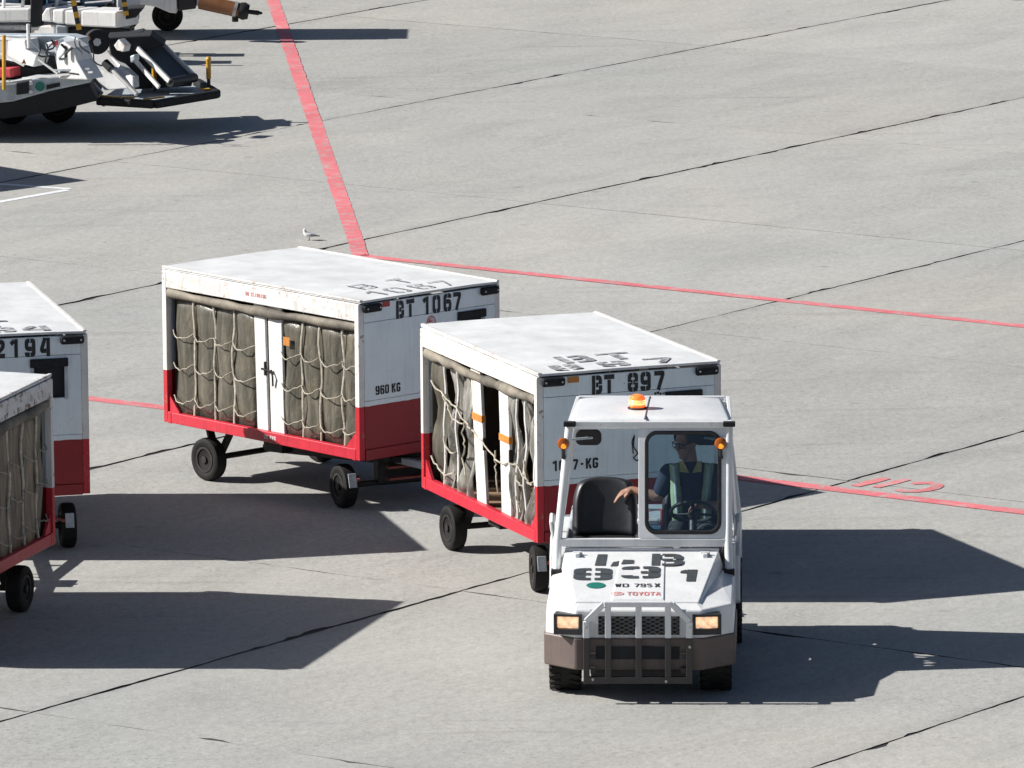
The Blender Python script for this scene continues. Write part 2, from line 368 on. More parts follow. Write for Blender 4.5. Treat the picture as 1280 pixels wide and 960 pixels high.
def lettering(mb, text, o, right, upv, hgt, w=.58, t=.17, gap=.05, adv=.78, space=.55, off=.0025, round_=.16, xs=None, stretch=1.0):
    o, right, upv = Vector(o), Vector(right).normalized(), Vector(upv).normalized(); nrm = right.cross(upv); x = 0.0
    for i, ch in enumerate(text):
        x0 = (xs[i] if xs else x)
        if ch == ' ': x += space; continue
        for path in glyph(ch, w, t, gap):
            p = rnd(path, round_) if len(path) > 2 else [Vector(path[0]), Vector(path[1])]
            n = len(p); vs = []
            for k in range(n):
                d0 = (p[k] - p[k - 1]).normalized() if k else (p[1] - p[0]).normalized()
                d1 = (p[k + 1] - p[k]).normalized() if k < n - 1 else d0
                d = (d0 + d1).normalized(); nn = Vector((-d.y, d.x)); sc_ = 1 / max(.5, nn.dot(Vector((-d0.y, d0.x))))
                for sgn in (1, -1):
                    q = p[k] + nn * sgn * t / 2 * sc_
                    vs.append(o + right * (x0 + q.x) * hgt * stretch + upv * q.y * hgt + nrm * off)
            mb.add(vs, [(2 * k, 2 * k + 1, 2 * k + 3, 2 * k + 2) for k in range(n - 1)])
        x += adv
    return mb
def disc(mb, c, right, upv, rx, ry, off=.0025, n=20, r0=0.0):
    c, right, upv = Vector(c), Vector(right).normalized(), Vector(upv).normalized(); nrm = right.cross(upv)
    a = [c + right * rx * math.cos(t) + upv * ry * math.sin(t) + nrm * off for t in [2 * math.pi * k / n for k in range(n)]]
    if r0 == 0: return mb.add(a, [list(range(n))])
    b = [c + right * rx * r0 * math.cos(t) + upv * ry * r0 * math.sin(t) + nrm * off for t in [2 * math.pi * k / n for k in range(n)]]
    return mb.add(a + b, [(k, (k + 1) % n, n + (k + 1) % n, n + k) for k in range(n)])
def patch(mb, o, right, upv, w, h, off=.0025):
    o, right, upv = Vector(o), Vector(right).normalized(), Vector(upv).normalized(); nrm = right.cross(upv); o = o + nrm * off
    return mb.add([o, o + right * w, o + right * w + upv * h, o + upv * h], [(0, 1, 2, 3)])

# ------------------------------------------------------------------ the apron
TH = R(54.385)
JD = Vector((math.cos(TH), math.sin(TH), 0)); KD = Vector((JD.y, -JD.x, 0))      # along the strong joints / across them
J0, JP = 34.75, 5.885           # joints of family J: p.dot(-KD) = J0 + i*JP
K0, KP = 53.63, 6.01
K0 = 47.62
KL = [-.2 + 6.05 * k for k in range(6)] + [36.4, 42.30, 47.78, 53.53, 59.31, 65.39, 71.42, 77.52, 83.6, 89.6, 95.6]
KG = {42.30: .008, 47.78: .009, 53.53: .005, 59.31: .0035, 65.39: .0012, 71.42: .004, 77.52: .003}
def gp(a, b, z=0.0): return JD * a + (-KD) * b + Vector((0, 0, z))
mb = MB(); S = 3000; mb.add([(-S, -S, -.06), (S, -S, -.06), (S, S, -.06), (-S, S, -.06)], [(0, 1, 2, 3)])
apron = mb.build('ground', 'concrete'); tag(apron, kind='structure')
mb = MB(); q = 8.3
mb.add([gp(K0 - q * KP, J0 - q * JP, -.009), gp(K0 + q * KP, J0 - q * JP, -.009), gp(K0 + q * KP, J0 + q * JP, -.009), gp(K0 - q * KP, J0 + q * JP, -.009)], [(0, 1, 2, 3)])
mb.build('joint_sealant', 'tar', apron)
def slab_edge(p, q, fine, gapw, nrm, rg):
    n = int((q - p).length / fine); out = []; wob = 0; spall = 0
    for k in range(n):
        t = k / n; j = 0
        if 0 < k < n - 1:
            wob = wob * .7 + rg.uniform(-.008, .008) * min(1, gapw / .01); j = wob + rg.uniform(-.004, .004)
            if spall > 0: j -= rg.uniform(.015, .045); spall -= 1
            elif rg.random() < .03 * min(1, gapw / .01): spall = rg.randint(1, 3)
        out.append(p.lerp(q, t) + nrm * (-gapw + min(j, gapw * .9)))
    return out
rg = random.Random(3)
def inview(c):
    d = c - Vector((0, 0, CAM_H)); z = d.dot(fw)
    return abs(d.dot(rt) / z * FPX) < 640 + 700 and abs(d.dot(up) / z * FPX) < 480 + 520
plain_mesh = None
for i in range(len(KL) - 1):
    for j in range(-8, 8):
        a0, a1 = KL[i], KL[i + 1]; b0, b1 = J0 + j * JP, J0 + (j + 1) * JP
        ctr = gp((a0 + a1) / 2, (b0 + b1) / 2)
        near = inview(ctr); fine = .11 if near else 3.0
        c = [gp(a0, b0) - ctr, gp(a1, b0) - ctr, gp(a1, b1) - ctr, gp(a0, b1) - ctr]
        out = []
        for k in range(4):
            p, q_ = c[k], c[(k + 1) % 4]; d = (q_ - p).normalized(); nrm = Vector((d.y, -d.x, 0))
            gw = .014 if k in (0, 2) else KG.get(a1 if k == 1 else a0, .004)
            out += slab_edge(p, q_, fine, gw, nrm, rg)
        if near or plain_mesh is None:
            mb = MB(); n = len(out); dz = rg.uniform(-.002, .002)
            mb.v = [v + Vector((0, 0, -.004 + dz)) for v in out] + [v * .9994 + Vector((0, 0, dz)) for v in out] + [v + Vector((0, 0, -.019)) for v in out]
            mb.f = [list(range(n, 2 * n))] + [(k, (k + 1) % n, n + (k + 1) % n, n + k) for k in range(n)] + [(2 * n + k, 2 * n + (k + 1) % n, (k + 1) % n, k) for k in range(n)]
            mb.m = [0] * len(mb.f)
            mb.m = [0] + [1] * (2 * n); o = mb.build('concrete_slab', ['concrete', 'joint_edge'], apron)
            if not near: plain_mesh = o.data
        else:
            o = bpy.data.objects.new('concrete_slab', plain_mesh); col.objects.link(o); o.parent = apron; o.scale = (1, 1, 1)
        o.location = ctr
# painted lines: ribbons 6 mm above the slabs with ragged edges
def line(name, pts, wdt, mat, label, group=None, cat='line marking'):
    mb = MB(); rl = random.Random(len(name) + int(wdt * 100)); vs = []
    for k in range(len(pts) - 1):
        a, b = pts[k], pts[k + 1]; d = (b - a); n = max(2, int(d.length / .12)); sd = Vector((-d.y, d.x, 0)).normalized()
        for i in range(n + 1):
            p = a.lerp(b, i / n)
            vs += [p + sd * (wdt[0] if isinstance(wdt, tuple) else wdt) / 2 + sd * rl.uniform(-.006, .006) + Vector((0, 0, .0042)), p - sd * (wdt / 2 + rl.uniform(-.006, .006)) + Vector((0, 0, .0042))]
    mb.add(vs, [(2 * i, 2 * i + 1, 2 * i + 3, 2 * i + 2) for i in range(len(vs) // 2 - 1)])
    return tag(mb.build(name, mat), label, cat, group)
a, b = at(341, 0), at(451, 320)
far = a + (a - b).normalized() * 8
line('red_line', [far, b], .17, 'paint_red', 'wide red painted line running from the top edge down to behind the cart numbered 1067')
r1a, r1b = at(450, 319.8), at(1280, 408); d = (r1b - r1a).normalized()
line('red_line', [r1a, r1b + d * 9], .165, 'paint_red', 'thin red painted line crossing the apron beyond both middle carts')
r2a, r2b = at(113, 498.5), at(1280, 640.5); d = (r2b - r2a).normalized()
line('red_line', [r2a - d * 9, r2b + d * 9], .185, 'paint_red', 'red painted line passing behind the tractor with red characters beside it')
wl = [at(-60, 226), at(88, 236.5), at(-60, 263)]
line('white_line', wl[:2], .10, 'paint_white', 'upper of the two white lines meeting in a point at the left edge', 'white corner marking')
line('white_line', [wl[1] + Vector((-.03, -.07, 0)), wl[2]], .10, 'paint_white', 'lower of the two white lines meeting in a point at the left edge', 'white corner marking')
# C11 painted on the ground, read from the other side
mb = MB()
def brush_stroke(mb, px, wd):
    p = [at(u, v) for u, v in px]; n = len(p); vs = []
    for k in range(n):
        d = (p[min(k + 1, n - 1)] - p[max(k - 1, 0)]).normalized(); sd = Vector((-d.y, d.x, 0))
        q = wd * (.75 if k in (0, n - 1) else 1.0)
        vs += [p[k] + sd * q / 2 + Vector((0, 0, .0042)), p[k] - sd * q / 2 + Vector((0, 0, .0042))]
    mb.add(vs, [(2 * k, 2 * k + 1, 2 * k + 3, 2 * k + 2) for k in range(n - 1)])
brush_stroke(mb, [(1108, 598), (1090, 602.5), (1068, 608)], .13)
brush_stroke(mb, [(1134, 599.5), (1116, 604), (1094, 609.5)], .11)
brush_stroke(mb, [(1140, 605), (1152, 604), (1163, 604), (1170, 605.5), (1172, 607.8), (1168, 610.5), (1158, 613), (1145, 614.3), (1130, 614.2), (1121, 612.5)], .11)
MT['paint_red_worn'] = road_paint('worn_red_lettering', (.62, .19, .20), .50)
tag(mb.build('ground_lettering', 'paint_red_worn'), 'faded red characters painted upside down on the concrete beside the red line', 'ground lettering')

# ------------------------------------------------------------------ baggage carts
CL, CW, ZT, ZB = 2.64, 1.54, 1.852, .483
def wheel(parent, c, r, wd, axis, rimmat='rim', seg=30, tread=False):
    h = wd / 2
    prof = [(-h * .75, r * .60), (-h, r * .72), (-h, r * .88), (-h * .82, r * .97), (-h * .4, r), (h * .4, r), (h * .82, r * .97), (h, r * .88), (h, r * .72), (h * .75, r * .60)]
    o = MB().lathe(prof, (0, 0, 0), axis, seg).build('wheel', 'rubber', parent, smooth=True); o.location = c
    m2 = MB().lathe([(-h * .9, r * .60), (-h * .92, r * .5), (-h * .45, r * .46), (-h * .4, r * .2), (h * .4, r * .2), (h * .45, r * .46), (h * .92, r * .5), (h * .9, r * .60)], (0, 0, 0), axis, seg, False)
    rm = m2.build('rim', rimmat, o, smooth=True)
    hb = MB().lathe([(-h * 1.02, r * .05), (-h * 1.0, r * .17), (h * 1.0, r * .17), (h * 1.02, r * .05)], (0, 0, 0), axis, 12)
    a = Vector(axis).normalized(); u = a.orthogonal().normalized(); v = a.cross(u)
    for k in range(5):
        t = 2 * math.pi * k / 5; p = (u * math.cos(t) + v * math.sin(t)) * r * .33
        hb.tube([p - a * h * .62, p + a * h * .62], r * .045, 6)
    hb.build('hub', 'dark_metal', o)
    if tread:
        tr = MB()
        for k in range(26):
            t = 2 * math.pi * k / 26
            for sgn in (-1, 1):
                q0 = (u * math.cos(t) + v * math.sin(t)) * r * .985; q1 = (u * math.cos(t + .12) + v * math.sin(t + .12)) * r * .985
                tr.bar(q0 + a * sgn * h * .30, q1 + a * sgn * h * .96, .030, .022, (u * math.cos(t) + v * math.sin(t)))
        tr.build('tread', 'rubber', o)
    return o

def cart(loc, yaw, label, number, straps, posts, weight=None, seed=1, style='net', curtain='curtain', tow_to=None, steer=0.0,
         fascia='white_worn', numx=None, rear_axle=.42, front_axle=.25, roof_ink='ink_faded', rope_rows=(.30, .56, .84), roof_t=.17, text=True, detail=True):
    rc = random.Random(seed); hx, hy = CL / 2, CW / 2
    t = empty('baggage_cart', loc, yaw, label, 'baggage cart', 'covered baggage carts')
    # --- deck and lower frame
    dk = MB(); nb_ = 7
    for k in range(nb_):
        y0 = -hy + .05 + k * (CW - .1) / nb_
        MB().box(-hx + .04, hx - .04, y0 + .003, y0 + (CW - .1) / nb_ - .003, ZB + .035 + rc.uniform(0, .004), ZB + .062 + rc.uniform(0, .004)).build('deck_board', 'wood', t)
    for sg in (-1, 1):
        MB().box(-hx + .10, hx - .10, sg * hy - .028, sg * hy + .028, ZB, ZB + .095).build('side_rail', 'red', t, .005)
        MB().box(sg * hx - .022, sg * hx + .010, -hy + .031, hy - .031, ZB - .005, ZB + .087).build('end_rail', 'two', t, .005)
    for sx in (-1, 1):
        for sy in (-1, 1):
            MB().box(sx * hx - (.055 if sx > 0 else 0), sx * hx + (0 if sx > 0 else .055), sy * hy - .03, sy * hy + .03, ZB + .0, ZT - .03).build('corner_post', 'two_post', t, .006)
            MB().box(sx * hx - (.10 if sx > 0 else -.056), sx * hx + (-.056 if sx > 0 else .10), sy * hy - .031, sy * hy + .031, ZB - .004, ZB + .098).build('rail_end', 'red', t, .004)
            MB().prism([(sx * (hx - .057), sy * hy - .012, ZB + .097), (sx * (hx - .20), sy * hy - .012, ZB + .097), (sx * (hx - .057), sy * hy - .012, ZB + .25)], (0, .024, 0)).build('gusset', 'red', t)
    # --- end panels with a small opening each
    for sx in (-1, 1):
        x0, x1 = (hx - .035, hx + .001) if sx > 0 else (-hx - .001, -hx + .035)
        yl, yr = -hy + .031, hy - .031
        wy0, wy1 = sx * (hy - .44), sx * (hy - .16); wy0, wy1 = min(wy0, wy1), max(wy0, wy1); wz0, wz1 = ZT - .55, ZT - .235
        p = MB(); zs = ZT - .19
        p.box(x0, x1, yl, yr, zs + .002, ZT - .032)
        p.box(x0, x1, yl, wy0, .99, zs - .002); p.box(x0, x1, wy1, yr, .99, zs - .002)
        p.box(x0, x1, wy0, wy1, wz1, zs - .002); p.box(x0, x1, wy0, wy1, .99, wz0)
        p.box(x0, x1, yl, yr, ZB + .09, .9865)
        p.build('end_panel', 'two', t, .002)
        xi = x0 - .05 if sx > 0 else x1 + .05
        xl = x0 - .054 if sx > 0 else x1 + .054
        MB().box(xl - .003, xl + .003, -hy + .04, hy - .04, ZB + .07, ZT - .05).build('inner_dark_sheet', 'dark_sheet', t)  # dark sheet added behind each end panel to make the interior look dark
        MB().box(min(xi, (x0 + x1) / 2 - sx * .01), max(xi, (x0 + x1) / 2 - sx * .01), wy0 + .002, wy1 - .002, wz0 + .002, wz1 - .002).build('vent_opening', 'dark', t)
        xo = sx * (hx + .001)
        f = MB(); f.box(min(xo, xo + sx * .022), max(xo, xo + sx * .022), wy0 - .02, wy1 + .02, wz1 - .05, wz1 + .02); f.build('vent_hood', 'pad', t, .006)
        for q0, q1 in ((wy0 - .015, wy0 + .012), (wy1 - .012, wy1 + .015)): MB().box(min(xo, xo + sx * .012), max(xo, xo + sx * .012), q0, q1, wz0 - .012, wz1 - .052).build('vent_frame', 'grey_metal', t, .003)
        for sy in (-1, 1):
            pd = MB().box(min(xo, xo + sx * .05), max(xo, xo + sx * .05), sy * (hy - .105) - .1, sy * (hy - .105) + .1, ZT - .10, ZT - .028).build('corner_pad', 'pad', t, .022, seg=3)
            for k in (-1, 1): MB().lathe([(0, .008), (.006, .008)], (xo + sx * .049, sy * (hy - .105) + k * .07, ZT - .064), (sx, 0, 0), 8).build('bolt', 'steel', pd)
    # --- roof
    rf = MB(); n = 12; rows = []
    for i in range(n + 1):
        x = -hx - .012 + (CL + .024) * i / n
        rows.append([Vector((x, y * (hy + .012), ZT - .006 + .006 * (1 - y * y) + rc.uniform(-.002, .002))) for y in (-1, -.6, -.2, .2, .6, 1)])
    roof = rf.grid(rows).build('roof', 'roof', t, 0, False, .02)
    for sy in (-1, 1):
        mbf = MB(); n = 14
        for k in range(n):
            pass
        MB().box(-hx + .002, hx - .002, sy * (hy + .013) - .014, sy * (hy + .013) + .014, ZT - .175, ZT - .022).build('fascia', fascia, t, .006)
        MB().box(-hx - .01, hx + .01, sy * (hy + .004) - .016, sy * (hy + .004) + .016, ZT - .004, ZT + .014).build('roof_lip', fascia, t, .004)
        # rolled tarp below the fascia
        pts = []; rad = []; n = 16
        for k in range(n + 1):
            x = -hx + .07 + (CL - .14) * k / n
            pts.append((x, sy * (hy - .012 + rc.uniform(-.008, .008)), ZT - .225 - .018 * math.sin(math.pi * k / n) + rc.uniform(-.008, .008))); rad.append(.043 + rc.uniform(-.011, .010))
        MB().tube(pts, rad, 10).build('rolled_tarp', 'tarp', t, 0, True)
    # --- curtains, straps and ropes on both sides
    zc0, zc1 = ZB + .075, ZT - .235
    for sy in (-1, 1):
        X = lambda f: (-hx + f * CL) if sy < 0 else (hx - f * CL)
        X = lambda f: -hx + f * CL           # fraction from the rear end
        bays = [.035] + [s for s in straps if s < posts[0][0]] + [posts[0][0] + .005]
        bays2 = [posts[-1][1] - .005] + [s for s in straps if s > posts[-1][1]] + [.975]
        bulge = .026
        for seg_ in (bays, bays2):
            if style == 'net' or sy > 0:
                rows = []
                for bi in range(len(seg_) - 1):
                    f0, f1 = seg_[bi], seg_[bi + 1]; ph = rc.uniform(.7, 1.2)
                    for k in range(8 if bi < len(seg_) - 2 else 9):
                        f = f0 + (f1 - f0) * k / 8; col_ = []
                        for j in range(9):
                            zz = zc0 + (zc1 - zc0) * j / 8
                            yy = hy - .05 + bulge * ph * abs(math.sin(math.pi * k / 8)) ** .7 * (.55 + .45 * math.sin(math.pi * (.15 + .7 * j / 8))) + .012 * math.sin(zz * 9 + f * 30 + seed)
                            col_.append(Vector((X(f) + .014 * math.sin(zz * 5 + bi * 2 + seed) , sy * yy, zz + (.012 * math.sin(f * 40) if j == 0 else 0))))
                        rows.append(col_)
                MB().grid(rows).build('curtain', curtain, t, 0, True, .004)
            else:
                # torn plastic: strips of different width that hang and twist
                for bi in range(len(seg_) - 1):
                    f0, f1 = seg_[bi], seg_[bi + 1]; rows = []
                    zlow = zc0 + .0 * bi; kind = rc.random(); full = bi == 0 and seg_ is bays
                    for k in range(9):
                        u = k / 8; col_ = []
                        for j in range(13):
                            s = j / 12; zz = zc1 - (zc1 - zlow) * s
                            pinch = 1.0 if full else 1 - .55 * math.sin(math.pi * min(1, s * 1.15)) * (.6 + .4 * kind)
                            shift = 0 if full else (.030 if bi % 2 else -.016) * math.sin(s * 3.3 + bi * 1.3)
                            f = (f0 + f1) / 2 + (f1 - f0) * (u - .5) * pinch * (.96 if full else .92) + shift
                            yy = hy - .06 + .05 * math.sin(u * 9 + s * 5 + bi) * (0.3 if full else 1) * (.3 + s) * .7 + .03 * math.sin(s * 11 + bi * 2)
                            col_.append(Vector((X(f), sy * yy, zz + rc.uniform(-.01, .01))))
                        rows.append(col_)
                    MB().grid(rows).build('plastic_curtain', 'curtain' if full else 'plastic', t, 0, True, .003)
        for s in straps:
            pts = [(X(s) + .012 * math.sin(k * .9 + s * 20) + (.02 * math.sin(k * .5 + s * 9) if style == 'torn' else 0) + s * .0, sy * (hy - .030 + .010 * math.sin(k * 1.3 + s * 7)), zc1 + .02 - (zc1 - zc0 + .04) * k / 10) for k in range(11)]
            MB().tube(pts, .011 if style == 'net' else .013, 6).build('strap', 'strap' if style == 'net' else 'white_worn', t, 0, True)
        if style == 'net' or sy > 0:
            for rr in rope_rows:
                for seg_ in (bays, bays2):
                    pts = []
                    for bi in range(len(seg_) - 1):
                        f0, f1 = seg_[bi], seg_[bi + 1]
                        zz = zc1 - (zc1 - zc0) * rr
                        for k in range(8):
                            u = k / 8; pts.append((X(f0 + (f1 - f0) * u), sy * (hy - .018 + .048 * math.sin(math.pi * u)), zz - .055 * math.sin(math.pi * u) * (f1 - f0) / .1 * .9 + .010 * rc.uniform(-1, 1)))
                    pts.append((X(seg_[-1]), sy * (hy - .018), zz))
                    MB().tube(pts, .0055, 5).build('rope', 'rope', t, 0, True)
        else:
            zz = lambda q: zc1 - (zc1 - zc0) * q
            for path in ([(.05, .2), (.17, .26), (.27, .32), (.36, .40), (.42, .44)], [(.42, .44), (.5, .50), (.58, .55), (.66, .60), (.72, .57), (.79, .55), (.85, .62), (.95, .66)],
                         [(.16, .60), (.2, .68), (.24, .70), (.27, .66)], [(.05, .8), (.1, .85), (.16, .9), (.22, .87), (.27, .82)], [(.34, .42), (.33, .5), (.35, .6), (.32, .7), (.36, .82), (.34, .9)],
                         [(.62, .52), (.615, .65), (.625, .78), (.62, .86)], [(.79, .80), (.81, .85), (.83, .92)], [(.845, .5), (.88, .62), (.90, .66), (.94, .60)], [(.78, .62), (.80, .68), (.845, .70)], [(.16, .25), (.22, .36), (.26, .42), (.36, .42)]):
                pts = []
                for k in range(len(path) - 1):
                    for q in range(4):
                        u = q / 4; f = path[k][0] + (path[k + 1][0] - path[k][0]) * u; z_ = path[k][1] + (path[k + 1][1] - path[k][1]) * u
                        pts.append((X(f), sy * (hy - .008 + rc.uniform(-.01, .012)), zz(z_) - .012 * math.sin(math.pi * u)))
                MB().tube(pts, .0075, 5).build('rope', 'rope', t, 0, True)
        for pi, (f0, f1, df) in enumerate(posts):
            a_ = MB(); yy = sy * (hy - .03)
            xa, xb = X(f0), X(f1); dx = df * CL
            a_.prism([(xa, yy - .014, zc1 + .06), (xb, yy - .014, zc1 + .06), (xb + dx, yy - .014, zc0 + (.0 if style == 'net' else .012)), (xa + dx, yy - .014, zc0 + (.0 if style == 'net' else .012))], (0, .028, 0))
            post = a_.build('door_post', 'white' if style == 'net' else 'white_worn', t, .005)
            if style == 'torn' and sy < 0:
                zt_ = zc1 - (zc1 - zc0) * (.33 if pi == 0 else .40); xx = xa + dx * (.33 if pi == 0 else .4)
                MB().box(xx - .008, xx + (xb - xa) + .008, yy - .019, yy + .019, zt_ - .03, zt_ + .03).build('orange_band', 'orange', post, .003)
                MB().box(xb + dx * .6 - .012, xb + dx * .6 + .012, yy - .02, yy + .01, zc0 + .46, zc0 + .56).build('hinge', 'dark_metal', post, .003)
            elif pi == 0 and sy < 0:
                lt = MB().bar((xb + .012, yy - .022, zc0 + .50), (xb + .012, yy - .022, zc0 + .62), .022, .02); lt.bar((xb - .03, yy - .03, zc0 + .555), (xb + .10, yy - .03, zc0 + .545), .02, .016)
                lt.tube([(xb + .10, yy - .03, zc0 + .56), (xb + .13, yy - .04, zc0 + .50), (xb + .12, yy - .03, zc0 + .42)], .009, 6); lt.build('latch', 'dark_metal', post, .003)
        if style == 'net' and sy < 0 and detail:
            pt = patch(MB(), (X(.615), -hy - .012, zc1 - .26), (1, 0, 0), (0, 0, 1), .085, .075, .002); pt.build('orange_patch', 'orange', t)
    # --- printing
    if text:
        fo = Vector((hx + .001, -hy, 0)); xs = numx
        hN = .155
        for ch, q in zip(number, xs):
            if ch != ' ': lettering(MB(), ch, fo + Vector((0, q, ZT - .195)), (0, 1, 0), (0, 0, 1), hN, .74, .245, .05, off=.003, round_=.16, stretch=.78).build('number_marking', 'ink', t)
        a_, b_ = number.split(' ')
        bold = roof_t > .12
        if bold: rows_ = ((.34, .31, 1.42, (.36, .72)), (.055, .22, 1.75, (.16, .57, .98) if len(b_) == 3 else (.14, .44, .74, 1.04)))
        else: rows_ = ((.42, .24, 1.15, (.39, .82)), (.07, .24, 1.10, (.25, .48, .75, 1.0)))
        for word, (bx, hh, stc, ys) in zip((a_, b_), rows_):
            for ch, yy in zip(word, ys):
                lettering(MB(), ch, (hx - bx, -hy + yy, ZT + .0125), (0, 1, 0), (-1, 0, 0), hh, .64, roof_t, .08, off=.004, round_=.16, stretch=stc).build('roof_marking', roof_ink, t)
        if weight:
            wx = weight[1]
            for word in weight[0].split(' '):
                lettering(MB(), word, fo + Vector((0, wx, weight[2])), (0, 1, 0), (0, 0, 1), weight[3], .58, .21, .05, off=.003, adv=.68, round_=.14).build('weight_marking', 'ink', t); wx += (len(word) * .68 + .28) * weight[3]
    if seed == 1:
        fo = Vector((hx + .001, -hy, 0))
        patch(MB(), fo + Vector((0, .235, ZT - .075)), (0, 1, 0), (0, 0, 1), .085, .045).build('reflector', 'reflector', t)
        st = disc(MB(), fo + Vector((0, .785, ZT - .275)), (0, 1, 0), (0, 0, 1), .055, .065).build('round_sticker', 'ink_red', t)
        m_ = disc(MB(), fo + Vector((0, .785, ZT - .275)), (0, 1, 0), (0, 0, 1), .046, .055, .004, r0=.86)
        for q in ((-.01, .024, .05, .016), (-.03, -.004, .05, .014), (-.03, -.036, .034, .016), (.012, -.02, .018, .05)): patch(m_, fo + Vector((0, .785 + q[0], ZT - .275 + q[1])), (0, 1, 0), (0, 0, 1), q[2], q[3], .004)
        m_.build('sticker_print', 'white', st)
        lettering(MB(), 'NO CLIMBING', (-hx + .44 * CL - .02, -hy - .0275, ZT - .115), (1, 0, 0), (0, 0, 1), .034, .6, .2, .02, off=.002, round_=.1).build('fascia_marking', 'ink_pale_red', t)
        lettering(MB(), '20 MAX', (-hx + .52 * CL, -hy - .0285, ZB + .03), (1, 0, 0), (0, 0, 1), .036, .6, .2, .02, off=.002, round_=.1).build('rail_marking', 'white', t)
    if seed == 2:
        fo = Vector((hx + .001, -hy, 0))
        patch(MB(), fo + Vector((0, .235, ZT - .085)), (0, 1, 0), (0, 0, 1), .10, .05).build('reflector', 'orange', t)
        s_ = MB(); rr_ = random.Random(5)
        for k in range(9):
            patch(s_, fo + Vector((0, .985 + k * .023, ZT - .235 + rr_.uniform(-.004, .006))), (0, 1, 0), (0, 0, 1), rr_.uniform(.010, .022), rr_.uniform(.010, .022))
        s_.build('scrawled_marking', 'ink', t)
        s_ = MB()
        pts = [(.80, -.70), (.79, -.60), (.81, -.55), (.80, -.64), (.84, -.70), (.80, -.735), (.83, -.76), (.87, -.745), (.86, -.70)]
        for k in range(len(pts) - 1):
            p0, p1 = fo + Vector((.004, pts[k][0], ZT + pts[k][1])), fo + Vector((.004, pts[k + 1][0], ZT + pts[k + 1][1]))
            s_.bar(p0, p1, .009, .003, (1, 0, 0))
        s_.build('tow_hook', 'dark_metal', t)
    # --- underframe, wheels, tow bar
    WR = .188
    for sg in (-1, 1): MB().bar((-hx + .25, sg * .42, ZB - .035), (hx - .1, sg * .42, ZB - .035), .06, .07).build('chassis_beam', 'dark_metal', t, .004)
    xr, xf = -hx + rear_axle, hx - front_axle
    MB().tube([(xr, -hy + .12, WR), (xr, hy - .12, WR)], .026, 10).build('rear_axle', 'dark_metal', t, 0, True)
    for sg in (-1, 1):
        wheel(t, (xr, sg * (hy - .13), WR), WR, .125, (0, 1, 0))
        for dx in (-.16, .20):
            MB().bar((xr + dx, sg * (hy - .25), ZB + .01), (xr + dx * .12, sg * (hy - .23), WR + .01), .075, .028, (1, 0, 0)).build('axle_strut', 'dark_metal', t, .004)
    MB().bar((xr, 0, WR + .02), (xf, 0, ZB - .15), .06, .06).build('brake_rod', 'dark_metal', t, .004)
    MB().box(-.12, .14, -hy + .10, -hy + .22, ZB - .11, ZB - .01).build('brake_box', 'dark_metal', t, .01)
    tt = MB().lathe([(0, .30), (.05, .30)], (xf, 0, ZB - .10), (0, 0, 1), 24); tt.lathe([(.052, .24), (.096, .24)], (xf, 0, ZB - .10), (0, 0, 1), 24); tt.build('turntable', 'dark_metal', t)
    fa = MB().tube([(0, -hy + .14, 0), (0, hy - .14, 0)], .026, 10); fa.box(-.05, .05, -.34, .34, .0, ZB - .10 - WR); fa_o = fa.build('front_axle', 'dark_metal', t, .004); fa_o.location = (xf, 0, WR); fa_o.rotation_euler = (0, 0, steer)
    ca, sa = math.cos(steer), math.sin(steer)
    for sg in (-1, 1):
        p = Vector((-sa * sg * (hy - .13), ca * sg * (hy - .13), WR)) + Vector((xf, 0, 0))
        wheel(t, p, WR, .125, (-sa, ca, 0))
        q = p + Vector((ca, sa, 0)) * .20 + Vector((0, 0, .075))
        gd = Vector((-sa, ca, 0)) * .036
        MB().prism([q + gd + Vector((0, 0, -.06)), q - gd + Vector((0, 0, -.06)), q - gd + Vector((-.02, 0, .06)), q + gd + Vector((-.02, 0, .06))], (ca * .012, sa * .012, 0)).build('wheel_guard', 'grey_metal', t, .003)
        MB().bar(p + Vector((ca * .06, sa * .06, .08)) - Vector((-sa, ca, 0)) * sg * .10, q - Vector((-sa, ca, 0)) * sg * .05, .022).build('guard_stay', 'rust', t)
    # tow bar: an A frame from the front axle to whatever pulls the cart
    inv = Matrix.Translation(loc) @ Matrix.Rotation(yaw, 4, 'Z'); inv = inv.inverted()
    tip = (inv @ Vector(tow_to)) if tow_to else Vector((hx + 1.0, 0, .36)); base = Vector((xf, 0, .40)); base.z = .40
    d = (tip - base); dl = d.length; d.normalize(); sd = Vector((-d.y, d.x, 0))
    tb = MB(); tb.bar(base + sd * .22, base + d * dl * .72, .055, .06); tb.bar(base - sd * .22, base + d * dl * .72, .055, .06)
    tb.bar(base + d * dl * .70, tip, .07, .065); tb.bar(base + d * dl * .36 + sd * .15, base + d * dl * .36 - sd * .15, .05, .05)
    tbo = tb.build('tow_bar', 'grey_metal', t, .006)
    MB().lathe([(-.02, .035), (-.02, .065), (.02, .065), (.02, .035), (-.02, .035)], tip, (0, 0, 1), 16, False).build('tow_eye', 'steel', tbo, 0, True)
    hc_ = base + d * dl * .78 + Vector((0, 0, .03)); hf = MB(); hf.bar(hc_ - d * .16 + sd * .10, hc_ + d * .12 + sd * .07, .05, .10); hf.bar(hc_ - d * .16 - sd * .10, hc_ + d * .12 - sd * .07, .05, .10); hf.bar(hc_ - d * .15 - sd * .13, hc_ - d * .15 + sd * .13, .04, .08); hf.tube([hc_ + Vector((0, 0, -.02)), hc_ + Vector((0, 0, .12))], .03, 10); hf.build('hitch_frame', 'grey_metal', tbo, .006)
    mid = base + d * dl * .55
